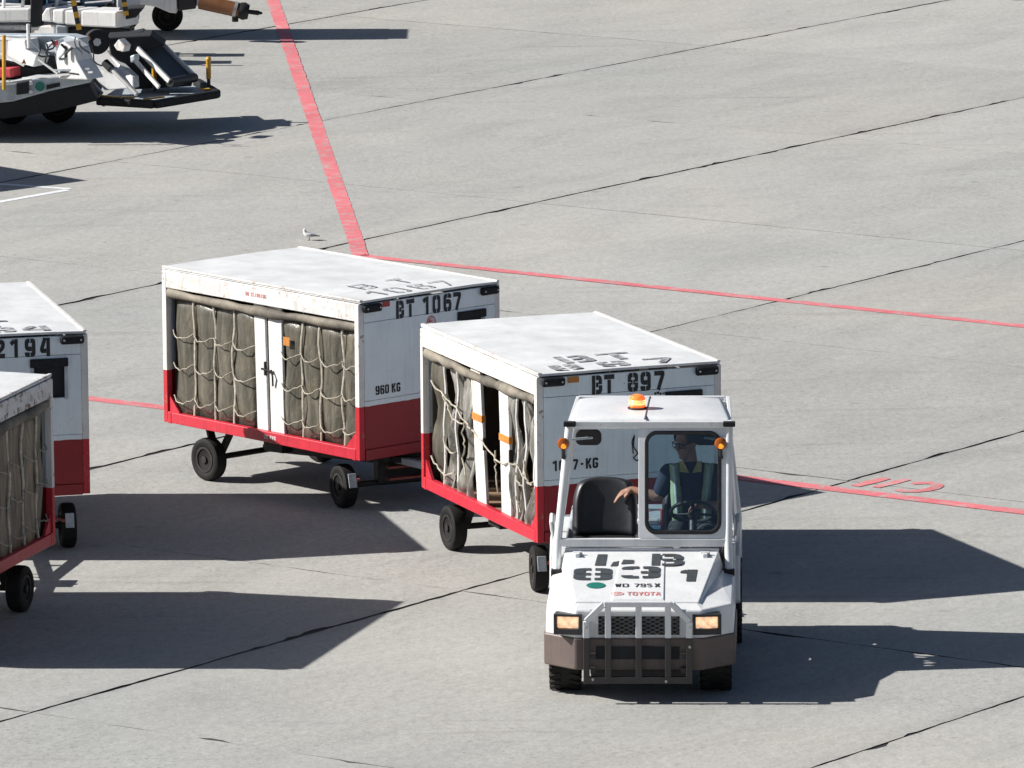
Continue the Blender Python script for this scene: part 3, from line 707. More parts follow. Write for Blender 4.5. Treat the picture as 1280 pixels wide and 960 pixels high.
    st = MB(); st.bar(mid + sd * .04 + Vector((0, 0, -.03)), mid + sd * .02 + d * .03 + Vector((0, 0, -.25)), .035, .02); st.bar(mid + d * .17 + Vector((0, 0, -.02)), mid + d * .04 + Vector((0, 0, -.26)), .035, .02); st.build('bar_stand', 'grey_metal', tbo, .003)
    rb = MB(); b0 = base + d * .13 + Vector((0, 0, -.06)); rb.bar(b0 - sd * .3, b0 + sd * .3, .06, .02); rb.bar(b0 - sd * .3 + Vector((0, 0, -.10)), b0 + sd * .3 + Vector((0, 0, -.10)), .06, .02); rb.build('axle_bracket', 'rust', t)
    h = MB().box(-hx - .16, -hx + .1, -.045, .045, .36, ZB - .01); h.lathe([(-.03, .028), (.12, .028)], (-hx - .12, 0, .33), (0, 0, 1), 12); h.build('rear_hitch', 'dark_metal', t, .004)
    return t

def frame_of(nx, ny, a):        # near corner and direction of the curtain side -> centre and heading
    s = Vector((math.cos(a), math.sin(a), 0)); e = Vector((s.y, -s.x, 0))
    c = Vector((nx, ny, 0)) + s * CL / 2 + e * CW / 2
    return c, math.atan2(-s.y, -s.x)
def rear_of(c, yaw): return c + Vector((-math.cos(yaw), -math.sin(yaw), 0)) * (CL / 2 + .12) + Vector((0, 0, .40))
cA, yA = frame_of(-1.2736, 62.2838, 2.29714)
cB, yB = frame_of(.22265, 58.59568, 1.94139)
sC = Vector((math.cos(1.80964), math.sin(1.80964), 0)); cC = Vector((-3.539, 60.877, 0)) + sC * CL / 2 + Vector((-sC.y, sC.x, 0)) * CW / 2; yC = math.atan2(-sC.y, -sC.x)
fD = Vector((math.cos(R(-106.5)), math.sin(R(-106.5)), 0)); eD = Vector((fD.y, -fD.x, 0)); cD = Vector((-3.70, 58.75, 0)) + fD * CL / 2 + eD * CW / 2; yD = R(-106.5)
TR_O = Vector((.944, 54.84, 0)); TR_Y = R(2.5)
TR_F = Vector((-math.sin(TR_Y), -math.cos(TR_Y), 0))
tr_hitch = TR_O - TR_F * 2.95 + Vector((0, 0, .38))
cart(cA, yA, 'middle red and white cart numbered BT 1067 with grey netted curtains closed', 'BT 1067',
     [.141, .245, .342, .691, .783, .896], [(.453, .508, .012), (.524, .592, .010)], ('960 KG', .15, 1.03, .078), 1, 'net', tow_to=rear_of(cB, yB), steer=R(-17),
     numx=[.39, .505, .6, .685, .80, .925, 1.035], roof_t=.10)
cart(cB, yB, 'red and white cart BT 897 with torn plastic curtains, just behind the tractor', 'BT 897',
     [.16, .27, .78, .85, .94], [(.395, .475, .05), (.635, .715, .02)], ('1007.KG', .10, 1.06, .085), 2, 'torn', tow_to=tr_hitch, rear_axle=.32, front_axle=.27, steer=R(-14),
     numx=[.445, .55, .6, .755, .865, .985])
rC = CW - .287 - .085
cart(cC, yC, 'cart numbered 2194 at the left edge, its white end facing the camera', 'BT 2194',
     [.141, .245, .342, .691, .783, .896], [(.453, .508, .012), (.524, .592, .010)], None, 3, 'net', 'curtain_tan', tow_to=rear_of(cD, yD), steer=R(-4),
     numx=[rC - .66, rC - .54, .6, rC - .384, rC - .256, rC - .128, rC])
cart(cD, yD, 'cart cut off by the left edge with tan netted curtains and peeling roof edge', 'BT 1194',
     [.10, .22, .34, .691, .783, .896], [(.453, .508, .012), (.524, .592, .010)], None, 4, 'net', 'curtain_tan', fascia='white_peel', numx=[.39, .505, .6, .685, .80, .925, 1.035], detail=False, text=False)
tipE = at(105, 226) - Vector((SX, SY, 1)) * ZT; tipE.z = 0
sE = Vector((math.cos(2.29714), math.sin(2.29714), 0)); cE = tipE + sE * CL / 2 + Vector((-sE.y, sE.x, 0)) * CW / 2
cart(cE, yA, 'far baggage cart standing beyond the left edge, its shadow falling over the white corner lines', 'BT 1201',
     [.141, .245, .342, .691, .783, .896], [(.453, .508, .012), (.524, .592, .010)], None, 6, 'net', numx=[.39, .505, .6, .685, .80, .925, 1.035], detail=False, text=False)

# ------------------------------------------------------------------ tow tractor
T = empty('tow_tractor', TR_O, math.atan2(TR_F.y, TR_F.x), 'white tow tractor numbered 831 with lit orange beacon and open cab', 'tow tractor')
T2 = 'tractor'
# bumper band and upper shell follow one plan outline with cut-off corners
def plan(off=0.0): return [(-1.12, -.705 - off), (-.20, -.715 - off), (.0 + off, -.485), (.0 + off, .475), (-.20, .705 + off), (-1.12, .705 + off)]
mb = MB(); mb.prism([(x, y, .245) for x, y in plan(.012)], (0, 0, .245))
o = mb.build('bumper', 'taupe', T, .012)
sh = MB()
P = plan(); n = len(P)
low = [Vector((x, y, .485)) for x, y in P]; top = []
for x, y in P: top.append(Vector((x * 1.0 - .012, y * .985, .70 + .065 * min(1, -x / 1.1))))
inn = [Vector((-1.12, -.56, .80)), Vector((-.30, -.54, .745)), (-.14, -.46, .735), (-.14, .42, .735), Vector((-.30, .50, .745)), Vector((-1.12, .54, .80))]
sh.add(low + top + [Vector(i) for i in inn], [(i, i + 1, n + i + 1, n + i) for i in range(n - 1)] + [(n + i, n + i + 1, 2 * n + i + 1, 2 * n + i) for i in range(n - 1)] + [tuple(range(2 * n, 3 * n)), tuple(range(n))[::-1], (0, n, 2 * n, 3 * n - 1, 2 * n - 1, n - 1)])
sh.build('body_shell', T2, T, .012)
# grille opening, mesh, radiator
MB().box(-.02, .004, -.31, .30, .515, .655).build('radiator_opening', 'dark', T)
gm = MB()
for k in range(-14, 15):
    for sg in (-1, 1):
        y0 = k * .066; a0, a1, z0, z1 = y0 - .15 * sg, y0 + .15 * sg, .515, .655
        for lim in (-.31, .30):
            f0, f1 = (a0 - lim) * (1 if lim > 0 else -1), (a1 - lim) * (1 if lim > 0 else -1)
            if f0 > 0 and f1 > 0: z1 = z0; break
            if f0 > 0: u_ = f0 / (f0 - f1); z0 += (z1 - z0) * u_; a0 = lim
            elif f1 > 0: u_ = f1 / (f1 - f0); z1 -= (z1 - z0) * u_; a1 = lim
        if z1 - z0 < .01: continue
        gm.bar((.010, a0, z0), (.010, a1, z1), .005, .005, (1, 0, 0))
gm.build('grille_mesh', 'mesh_metal', T)
MB().box(-.35, -.03, -.37, .35, .165, .244).build('lower_valance', 'taupe_dark', T, .01)
MB().box(-.01, .0195, -.33, .30, .33, .43).build('bumper_slot', 'dark', T)
# crash guard: welded flat bars, white above, dark below
gx0, gx1 = .055, .10
def gbar(a, b, wd, mat, name='guard_bar', d=.04): return MB().bar((gx0 + .02, *a), (gx0 + .02, *b), wd, d, (1, 0, 0)).build(name, mat, G, .004)
G = MB().box(gx0, gx1, -.262, .243, .745, .785).build('crash_guard', T2, T, .004)
gbar((-.262, .767), (-.400, .632), .042, T2); gbar((.243, .767), (.377, .632), .042, T2)
for y in (-.398, .374): gbar((y, .632), (y, .507), .048, T2)
for y in (-.235, -.005, .215): gbar((y, .745), (y, .507), .046, T2)
for y in (-.398, -.235, -.005, .215, .374): gbar((y, .503), (y, .20), .046, 'taupe_dark')
gbar((-.42, .184), (.396, .184), .052, 'taupe_dark')
for z in (.70, .36, .25):
    for y in (-.35, .33): MB().box(.0, gx0 + .003, y - .02, y + .02, z - .02, z + .02).build('guard_mount', 'taupe_dark' if z < .5 else T2, G)
bo = MB()
for y, z in ((.378, .44), (-.35, .19), (.20, .176), (-.398, .59), (.378, .59)): bo.lathe([(0, .010), (.008, .010)], (gx1 - .004, y, z), (1, 0, 0), 8)
bo.build('guard_bolt', 'steel', G)
# headlamps in black housings
for y0, y1, yr in ((-.645, -.432, R(7)), (.395, .612, R(-7))):
    yc = (y0 + y1) / 2; hw = (y1 - y0) / 2
    H = MB(); H.box(-.10, .028, -hw, -hw + .022, -.078, .078); H.box(-.10, .028, hw - .022, hw, -.078, .078); H.box(-.10, .028, -hw + .022, hw - .022, .060, .078); H.box(-.10, .028, -hw + .022, hw - .022, -.078, -.035); H.box(-.10, -.02, -hw + .022, hw - .022, -.035, .060)
    h = H.build('headlight', 'black', T, .004); h.location = (-.022, yc, .592); h.rotation_euler = (0, 0, -yr)
    MB().box(-.02, .012, -hw + .026, hw - .026, -.032, .057).build('headlight_lens', 'headlight', h, .008)
# hood: tapered wedge with a raised middle
hr = [(-1.16, -.605, .925), (-.125, -.482, .742), (-.125, .438, .742), (-1.16, .578, .925)]
hl = [(-1.16, -.635, .80), (-.125, -.505, .725), (-.125, .462, .725), (-1.16, .615, .80)]
hood = MB(); hood.add(hr + hl, [(0, 1, 2, 3), (4, 5, 1, 0), (5, 6, 2, 1), (6, 7, 3, 2), (7, 4, 0, 3), (7, 6, 5, 4)])
hood = hood.build('hood', T2, T, .016, seg=3)
hs = (.925 - .742) / 1.035                                   # slope of the hood
def hz(x): return .742 + (-.125 - x) * hs
b = MB(); pr = [(-.98, -.185), (-.135, -.225), (-.135, .195), (-.98, .185)]
b.add([(x, y, hz(x) - .004) for x, y in pr] + [(-.95, -.165, hz(-.95) + .007), (-.15, -.205, hz(-.15) + .009), (-.15, .175, hz(-.15) + .009), (-.95, .165, hz(-.95) + .007)], [(4, 5, 6, 7), (0, 1, 5, 4), (1, 2, 6, 5), (2, 3, 7, 6), (3, 0, 4, 7)])
b.build('hood_bulge', T2, hood, .006)
for y in (-.50, .475):
    k = MB(); k.box(-1.12, -1.02, y - .018, y + .018, hz(-1.07) - .012, hz(-1.07) + .022); k.tube([(-1.075, y - .035, hz(-1.07) + .02), (-1.075, y + .035, hz(-1.07) + .02)], .012, 8); k.build('hood_catch', T2, hood, .004)
hu = Vector((-1, 0, hs)).normalized(); hrt = Vector((0, 1, 0))
def hp(x, y, lift=0): return Vector((x, y, hz(x) + lift))
ik = MB(); H1 = .155 * 1.0
# first row L B, second row 8 3 1, stencilled
def quad(px, lift=.004): ik.add([hp(x, y, lift) for x, y in px], [(0, 1, 2, 3)])
def xr(row): return -.125 - (754 - row) / 62.0
def yc_(u): return (u - 801) * .00606
quad([(xr(709), yc_(741)), (xr(709), yc_(754.5)), (xr(694.5), yc_(756)), (xr(694.5), yc_(744))])
quad([(xr(710), yc_(760.6)), (xr(709.5), yc_(771)), (xr(703), yc_(772)), (xr(704.5), yc_(764))])
quad([(xr(708.5), yc_(774)), (xr(707.5), yc_(790)), (xr(703), yc_(790)), (xr(702.5), yc_(777))], .0115)
lettering(ik, 'B', hp(xr(710), yc_(812.5), .0085), hrt, hu, .25, .66, .18, .04, off=.002, round_=.2, stretch=1.45)
lettering(ik, '8', hp(xr(727.5), yc_(715.5)), hrt, hu, .25, .66, .20, .07, off=.004, round_=.3, stretch=1.78)
lettering(ik, '3', hp(xr(726.5), yc_(775.5), .0085), hrt, hu, .25, .66, .20, .07, off=.004, round_=.3, stretch=1.78)
quad([(xr(729), yc_(857)), (xr(729), yc_(868.5)), (xr(714), yc_(870.5)), (xr(714), yc_(858))])
quad([(xr(718.5), yc_(849)), (xr(719), yc_(857)), (xr(714), yc_(857)), (xr(715.5), yc_(850))])
ik.build('hood_number', 'ink_hood', hood)['kind'] = 'stuff'
lettering(MB(), 'WD', hp(xr(737.5), yc_(768.5), .0085), hrt, hu, .070, .66, .145, .03, off=.004, adv=.82, round_=.16).build('licence_marking', 'ink', hood)
lettering(MB(), '795', hp(xr(737.5), yc_(792.5), .0085), hrt, hu, .070, .55, .14, .03, off=.004, adv=.68, round_=.16).build('licence_marking', 'ink', hood)
lettering(MB(), 'X', hp(xr(737.5), yc_(818), .0085), hrt, hu, .075, .55, .17, .04, off=.004, round_=.16).build('licence_marking', 'ink', hood)
lettering(MB(), 'TOYOTA', hp(xr(748), yc_(784), .0085), hrt, hu, .072, .53, .15, .0, off=.004, adv=.60, round_=.2).build('maker_marking', 'ink_pale_red', hood)
tm = MB()
for rx, ry, q in ((.048, .036, .80), (.030, .0085, .70), (.013, .030, .62)): disc(tm, hp(xr(745.8), yc_(772.5), .0085 + .0005 * (rx < .03)), hrt, hu, rx, ry, .004 + .0012 * (rx < .04) + .001 * (rx < .02), 24, q)
tm.build('maker_emblem', 'ink_pale_red', hood)
disc(MB(), hp(xr(734), yc_(744.7)), hrt, hu, .072, .062, .004, 24).build('green_disc', 'green', hood)
# cowl, dash, cab floor
MB().box(-1.215, -1.165, -.60, .58, .80, .945).build('cowl', T2, T, .008)
MB().box(-1.50, -1.22, -.60, .60, .74, .92).build('dash_panel', 'black', T, .02)
dl = MB().box(-1.53, -1.50, .24, .50, .90, 1.00); d_ = dl.build('dash_label', 'rust', T, .004)
MB().box(-1.498, -1.4965, .26, .48, .935, .955).build('label_stripe', 'grey_metal', d_)
MB().lathe([(0, .03), (.035, .035), (.05, .02)], (-1.19, .255, .945), (0, 0, 1), 14).build('filler_cap', 'white', T, 0, True)
MB().box(-1.52, -1.10, -.60, .60, .30, .36).build('footwell', 'black', T, .01)
# rear body
rb = MB(); rb.box(-2.80, -1.60, -.60, .60, .36, .78); rb.build('rear_body', T2, T, .02)
for sg in (-1, 1):
    f = MB(); yo, yi = sg * .735, sg * .60
    f.prism([(-2.82, yi, .46), (-2.82, yi, .80), (-2.65, yi, .92), (-1.78, yi, .92), (-1.62, yi, .80), (-1.56, yi, .46), (-1.62, yi, .42), (-1.70, yi, .70), (-1.95, yi, .78), (-2.45, yi, .78), (-2.68, yi, .68), (-2.74, yi, .46)], (0, yo - yi, 0)); f.build('rear_fender', T2, T, .012)
    MB().box(-1.60, -1.205, sg * .672, sg * .70, .40, .965).build('side_panel', T2, T, .006)
    if sg > 0: MB().prism([(-1.72, .684, .93), (-2.60, .690, .93), (-2.42, .625, 1.86), (-1.62, .645, 1.86), (-1.66, .675, 1.25)], (0, .012, 0)).build('cab_side_panel', T2, T, .004)
    st = MB(); st.box(-1.60, -1.30, sg * .60, sg * .71, .33, .37); st.build('step', 'dark_metal', T, .006)
    gr = MB(); gr.tube([(-1.66, sg * .70, .90), (-1.62, sg * .72, 1.06), (-1.72, sg * .72, 1.10), (-1.90, sg * .71, 1.06), (-2.0, sg * .70, .90)], .016, 8); gr.build('side_grab_rail', T2, T, 0, True)
MB().box(-2.9, -2.55, -.2, .2, .30, .44).build('rear_coupling', 'dark_metal', T, .01)
MB().lathe([(0, .035), (.14, .035)], (-2.95, 0, .30), (0, 0, 1), 12).build('coupling_pin', 'steel', T, 0, True)
# wheels
for x, y, r, wd in ((-.48, -.575, .27, .235), (-.48, .565, .27, .235), (-2.2, -.60, .33, .25), (-2.2, .615, .33, .25)):
    wheel(T, (x, y, r), r, wd, (0, 1, 0), tread=True)
MB().tube([(-.48, -.5, .27), (-.48, .5, .27)], .05, 10).build('front_axle', 'dark_metal', T)
MB().box(-1.6, -.2, -.30, .30, .20, .46).build('engine_sump', 'dark_metal', T, .03)
# windscreen frame: tubes lean back to the roof
def xs_(z): return -1.16 - (z - .95) * .205
for y0, y1 in ((-.665, -.565), (.660, .655)):
    p = MB(); p.tube([(-1.10, y0, .755), (xs_(1.0), y0 * .985, 1.0), (xs_(1.885), y1, 1.885)], .031, 12); p.build('windscreen_pillar', T2, T, 0, True)
    MB().box(-1.14, -1.05, y0 - .04, y0 + .04, .745, .80).build('pillar_foot', 'dark_metal', T, .01)
    MB().bar((xs_(1.865) + .045, y1 - .045, 1.888), (xs_(1.865) + .045, y1 + .05, 1.888), .05, .04).build('roof_corner_cap', 'pad', T, .008)
def xw(y, z, fwd=0.0): return Vector((xs_(z) + fwd, y, z))
MB().bar(xw(-.64, .992), xw(.64, .992), .04, .062).build('windscreen_sill', T2, T, .006)
MB().bar(xw(-.58, 1.868), xw(.665, 1.868), .05, .045).build('windscreen_header', T2, T, .006)
# driver's half: a flat frame with a rounded opening, black gasket and glass
yo0, yo1, zo0, zo1 = -.036, .635, 1.026, 1.846
yi0, yi1, zi0, zi1 = .018, .592, 1.062, 1.826
def rrect(a, b_, c, d_, r, n=6):
    out = []
    for cx, cz, t0 in ((b_ - r, d_ - r, 0), (a + r, d_ - r, 90), (a + r, c + r, 180), (b_ - r, c + r, 270)):
        out += [(cx + r * math.cos(R(t0 + 90 * k / n)), cz + r * math.sin(R(t0 + 90 * k / n))) for k in range(n + 1)]
    return out
def ring(outer, inner, f0, f1, name, mat, bev=.003):
    m_ = MB(); n = len(outer); vs = [xw(y, z, f0) for y, z in outer] + [xw(y, z, f0) for y, z in inner] + [xw(y, z, f1) for y, z in outer] + [xw(y, z, f1) for y, z in inner]; fs = []
    for k in range(n):
        j = (k + 1) % n; fs += [(k, j, n + j, n + k), (2 * n + k, 3 * n + k, 3 * n + j, 2 * n + j), (k, 2 * n + k, 2 * n + j, j), (n + k, n + j, 3 * n + j, 3 * n + k)]
    return m_.add(vs, fs).build(name, mat, T, bev)
ring(rrect(yo0, yo1, zo0, zo1, .012), rrect(yi0, yi1, zi0, zi1, .085), -.018, .022, 'windscreen_frame', T2)
ring(rrect(yi0 - .006, yi1 + .006, zi0 - .006, zi1 + .006, .09), rrect(yi0 + .022, yi1 - .022, zi0 + .022, zi1 - .022, .07), -.010, .032, 'windscreen_gasket', 'pad', .004)
gl = MB(); n_ = rrect(yi0 + .018, yi1 - .018, zi0 + .018, zi1 - .018, .07); gl.prism([xw(y, z, .004) for y, z in n_], (.006, 0, 0)); gl.build('windscreen_glass', 'glass', T)
# roof
rfm = MB(); rows = []
for i in range(9):
    u = i / 8; x = -1.325 - 1.10 * u; hw0 = .622 - .085 * u; yc = .055 - .025 * u
    z = 1.905 + .012 * math.sin(math.pi * min(1, u * 1.15) * .5) - (.02 if i == 0 else 0) - .035 * max(0, u - .85) / .15
    rows.append([Vector((x, yc + hw0 * y, z - .022 * abs(y) ** 6)) for y in (-1, -.95, -.6, -.2, .2, .6, .95, 1)])
rf = rfm.grid(rows).build('roof', T2, T, 0, True, .035)
MB().bar((-1.322, -.56, 1.882), (-1.322, .67, 1.882), .03, .048).build('roof_fascia', T2, T, .006)
MB().tube([(-1.325 - 1.1 * u, .012 + .02 * u, 1.905 + .012 * math.sin(math.pi * min(1, u * 1.15) * .5) + .016 - .035 * max(0, u - .85) / .15) for u in (.01, .1, .2, .35, .5, .65, .8, .92)], .007, 6).build('roof_seam', 'mesh_metal', rf)
MB().bar((-2.42, -.53, 1.885), (-2.42, .61, 1.885), .03, .05).build('roof_rear_bar', T2, T, .006)
for y0, y1 in ((-.685, -.53), (.715, .61)):
    MB().tube([(-2.62, y0, .88), (-2.42, y1, 1.875)], .026, 10).build('rear_pillar', T2, T, 0, True)
for y0 in (-.565, .665):
    MB().bar((-1.36, y0, 1.878), (-2.42, y0 - .02 * (1 if y0 > 0 else -1) * 1.5, 1.888), .03, .04).build('roof_side_bar', T2, T, .005)
for y in (-.625,): 
    pass
# flashing beacon, repeaters, mirrors
bc = MB().lathe([(0, .075), (.018, .075), (.022, .062)], (-1.74, -.055, 1.922), (0, 0, 1), 24).build('beacon', 'black', T, 0, True)
MB().lathe([(.022, .058), (.03, .064), (.085, .063), (.108, .052), (.118, .03)], (-1.74, -.055, 1.922), (0, 0, 1), 24).build('beacon_lens', 'beacon', bc, 0, True)
for z in (.048, .062, .076): MB().lathe([(-.0045, .0640), (0, .0665), (.0045, .0640)], (-1.74, -.055, 1.922 + z), (0, 0, 1), 28, False).build('lens_band', 'beacon_core', bc, 0, True)
for y in (-.612, .592):
    c = xw(y, 1.742, .055)
    r_ = MB().lathe([(-.03, .030), (-.005, .046), (.004, .047)], c, (1, 0, 0), 22).build('side_repeater', 'dark_metal', T, 0, True)
    MB().lathe([(.004, .046), (.020, .040), (.028, .022)], c, (1, 0, 0), 22).build('repeater_lens', 'amber_dull', r_, 0, True)
    MB().lathe([(.014, .027), (.026, .022), (.031, .010)], c + Vector((0, .003, -.014)), (1, 0, 0), 16).build('repeater_bulb', 'amber', r_, 0, True)
    MB().tube([c + Vector((0, 0, -.045)), c + Vector((-.01, 0, -.10))], .014, 8).build('repeater_stem', 'black', r_)
    MB().lathe([(-.02, .018), (.02, .018)], c + Vector((-.01, .004, -.105)), (1, 0, 0), 10).build('screw_knob', 'black', r_)
for ya, ym, hw in ((-.60, -.425, .100), (.625, .475, .095)):
    mr = MB(); n_ = rrect(ym - hw, ym + hw, 1.690, 1.812, .045); zq = -1.50
    mr.prism([(zq, y, z) for y, z in n_], (.028, 0, 0)); mo = mr.build('mirror', 'black' if ya > 0 else 'dark_metal', T, .008)
    MB().tube([(xs_(1.75) - .02, ya, 1.755), (zq + .035, ym + (.03 if ya < 0 else -.01), 1.752), (zq + .03, ym, 1.752)], .010, 8).build('mirror_arm', 'grey_metal', mo, 0, True)
# seats
def seat(yc, hw, lean):
    rows = []
    for i in range(9):
        v = i / 8; z = .90 + .44 * v; wdt = hw * (1.0 if v < .55 else 1 - .26 * ((v - .55) / .45) ** 1.6); rows.append([Vector((-1.93 - .12 * v + .055 * abs(u) ** 3, yc + u * wdt, z - .03 * (abs(u) ** 4 if i == 8 else 0))) for u in (-1, -.86, -.7, -.4, 0, .4, .7, .86, 1)])
    o = MB().grid(rows).build('seat_back', 'vinyl', T, 0, True, .085); k = o.modifiers.new('sub', 'SUBSURF'); k.levels = 1; k.render_levels = 2
    p = MB().prism([(-1.92, yc - hw * .9, z) for z in ()] or rrect3(yc, hw), (.012, 0, .0)).build('seat_panel', 'vinyl', o, .004)
    c = MB().box(-1.95, -1.50, yc - hw, yc + hw, .80, .905).build('seat_cushion', 'vinyl', T, .035, seg=3)
    bt = MB().tube([(-1.60, yc - hw * .9, .907), (-1.60, yc + hw * .9, .907)], .010, 6).build('seat_piping', 'vinyl', c)
def rrect3(yc, hw): return [(-1.905 - .12 * ((z - .90) / .44), y, z) for y, z in rrect(yc - hw * .62, yc + hw * .55, .96, 1.29, .05)]
seat(-.315, .245, 0); seat(.36, .225, 0)
# engine cover between the seats, control levers, steering column
MB().box(-2.75, -2.12, -.60, .60, .78, .99).build('engine_cover', 'grey_metal', T, .02)
lv = MB(); lv.tube([(-1.66, -.02, .90), (-1.62, .0, 1.12)], .012, 8); lv.build('lever', 'steel', T)
MB().lathe([(0, .018), (.03, .028), (.06, .018)], (-1.62, .0, 1.11), (0, 0, 1), 12).build('lever_knob', 'ink_red', T, 0, True)
rl = MB(); rl.tube([(-1.72, .02, .96), (-1.72, .02, 1.13), (-1.72, .13, 1.14), (-1.72, .13, .96)], .012, 8); rl.build('red_guard_rail', 'ink_red', T, 0, True)
MB().box(-1.70, -1.60, .03, .13, .92, 1.02).build('blue_canister', 'blue_glass', T, .01)
MB().box(-1.78, -1.70, -.06, .10, 1.03, 1.06).build('white_tray', 'white', T, .004)
wc = Vector((-1.56, .375, 1.155)); e_ = R(52); wn = Vector((-math.cos(e_), 0, math.sin(e_))); wu = Vector((0, 1, 0)); wv = wn.cross(wu)
sw = MB(); nr = 36
sw.tube([wc + (wu * math.cos(2 * math.pi * k / nr) + wv * math.sin(2 * math.pi * k / nr)) * .168 for k in range(nr + 1)], .0145, 8)
swo = sw.build('steering_wheel', 'black', T, 0, True)
sp = MB()
for t in (20, 160, 270): sp.bar(wc - wn * .02, wc + (wu * math.cos(R(t)) + wv * math.sin(R(t))) * .162, .028, .012, wn)
sp.build('wheel_spoke', 'black', swo, .003)
MB().lathe([(-.05, .03), (-.03, .045), (.0, .04)], wc, wn, 14).build('wheel_boss', 'black', swo, 0, True)
MB().tube([wc - wn * .04, wc - wn * .42], .03, 10).build('steering_column', 'black', T, 0, True)
MB().box(-1.475, -1.465, .345, .39, 1.015, 1.075).build('white_tag', 'white', T)

# ------------------------------------------------------------------ the driver
TM = Matrix.Translation(TR_O) @ Matrix.Rotation(math.atan2(TR_F.y, TR_F.x), 4, 'Z')
PER = empty('person', TM @ Vector((-1.86, .36, .905)), math.atan2(TR_F.y, TR_F.x), 'driver in navy shirt, vest and glasses at the steering wheel, arm on the empty seat', 'person')
PO = Vector((-1.86, .36, .905))                                  # everything below is in tractor coordinates
def skinned(chains, voxel, extra=None, smooth_it=2):
    """chains of (point, radius) joined into one surface: swept tubes with round ends, then one voxel remesh"""
    mb = MB()
    for ch in chains:
        pts, rad = [], []
        for k in range(len(ch) - 1):
            for q in range(4):
                u = q / 4; pts.append(Vector(ch[k][0]).lerp(Vector(ch[k + 1][0]), u)); rad.append(ch[k][1] + (ch[k + 1][1] - ch[k][1]) * u)
        pts.append(Vector(ch[-1][0])); rad.append(ch[-1][1])
        d0 = (pts[0] - pts[1]).normalized(); d1 = (pts[-1] - pts[-2]).normalized()
        pts = [pts[0] + d0 * rad[0] * .95, pts[0] + d0 * rad[0] * .6] + pts + [pts[-1] + d1 * rad[-1] * .6, pts[-1] + d1 * rad[-1] * .95]
        rad = [rad[0] * .25, rad[0] * .8] + rad + [rad[-1] * .8, rad[-1] * .25]
        mb.tube(pts, rad, 12)
    if extra: extra(mb)
    me = bpy.data.meshes.new('tmp'); me.from_pydata([tuple(v - PO) for v in mb.v], [], mb.f)
    bm = bmesh.new(); bm.from_mesh(me); bmesh.ops.recalc_face_normals(bm, faces=bm.faces); bm.to_mesh(me); bm.free()
    ob = bpy.data.objects.new('tmp', me); col.objects.link(ob)
    rmod = ob.modifiers.new('r', 'REMESH'); rmod.mode = 'VOXEL'; rmod.voxel_size = voxel; rmod.use_smooth_shade = True
    sm = ob.modifiers.new('s', 'SMOOTH'); sm.iterations = smooth_it; sm.factor = .5
    dg = bpy.context.evaluated_depsgraph_get(); me2 = bpy.data.meshes.new_from_object(ob.evaluated_get(dg))
    bpy.data.objects.remove(ob); bpy.data.meshes.remove(me)
    me2.polygons.foreach_set('use_smooth', [True] * len(me2.polygons)); return me2
def link(me, name, mat, parent):
    me.materials.clear(); me.materials.append(MT[mat]); me.name = name
    o = bpy.data.objects.new(name, me); col.objects.link(o); o.parent = parent; return o
hc = Vector((-1.875, .315, 1.635)); hd = (Vector((.72, -.62, -.16))).normalized()      # head centre and where he looks
hs_ = hd.cross(Vector((0, 0, 1))).normalized(); hup = hs_.cross(hd)                      # hs_: his right ; hup: up
def HP(f, s, u_): return hc + hd * f + hs_ * s + hup * u_
rsh, lsh = Vector((-1.90, .185, 1.395)), Vector((-1.90, .535, 1.395))
rel, rwr = Vector((-1.86, .10, 1.215)), Vector((-1.915, -.105, 1.262))
lel, lwr = Vector((-1.74, .60, 1.165)), Vector((-1.60, .44, 1.20))
hip, chest, neck = Vector((-1.90, .36, .99)), Vector((-1.905, .36, 1.33)), Vector((-1.885, .345, 1.50))
rkn, lkn = Vector((-1.50, .24, .97)), Vector((-1.48, .50, .97)); rft, lft = Vector((-1.40, .24, .46)), Vector((-1.36, .50, .46))
def ellip(mb, c, axes, rads, nu=18, nv=12):
    rows = []
    for i in range(nv + 1):
        th = math.pi * i / nv; ring_ = []
        for k in range(nu): ph = 2 * math.pi * k / nu; ring_.append(c + axes[0] * rads[0] * math.sin(th) * math.cos(ph) + axes[1] * rads[1] * math.sin(th) * math.sin(ph) + axes[2] * rads[2] * math.cos(th))
        rows.append(ring_)
    vs = [p for r_ in rows for p in r_]; fs = [(i * nu + k, i * nu + (k + 1) % nu, (i + 1) * nu + (k + 1) % nu, (i + 1) * nu + k) for i in range(nv) for k in range(nu)]
    mb.add(vs, fs)
AX = (hd, hs_, hup)
def head_extra(mb):
    ellip(mb, HP(-.012, 0, .035), AX, (.094, .074, .088)); ellip(mb, HP(.022, 0, -.035), AX, (.066, .060, .082))
    ellip(mb, HP(.052, 0, -.095), AX, (.032, .034, .024))                                       # chin
    mb.tube([HP(.082, 0, .028), HP(.098, 0, .0), HP(.108, 0, -.020), HP(.088, 0, -.030)], [.010, .011, .015, .010], 8)   # nose
    for s in (-1, 1): ellip(mb, HP(-.012, s * .076, -.004), AX, (.020, .010, .032), 10, 8); ellip(mb, HP(.070, s * .034, -.018), AX, (.020, .022, .018), 10, 8)
    mb.tube([HP(.078, -.022, -.062), HP(.088, 0, -.060), HP(.078, .022, -.062)], .008, 6)        # lips
    mb.tube([HP(.080, -.045, .036), HP(.088, 0, .034), HP(.080, .045, .036)], .009, 6)           # brow
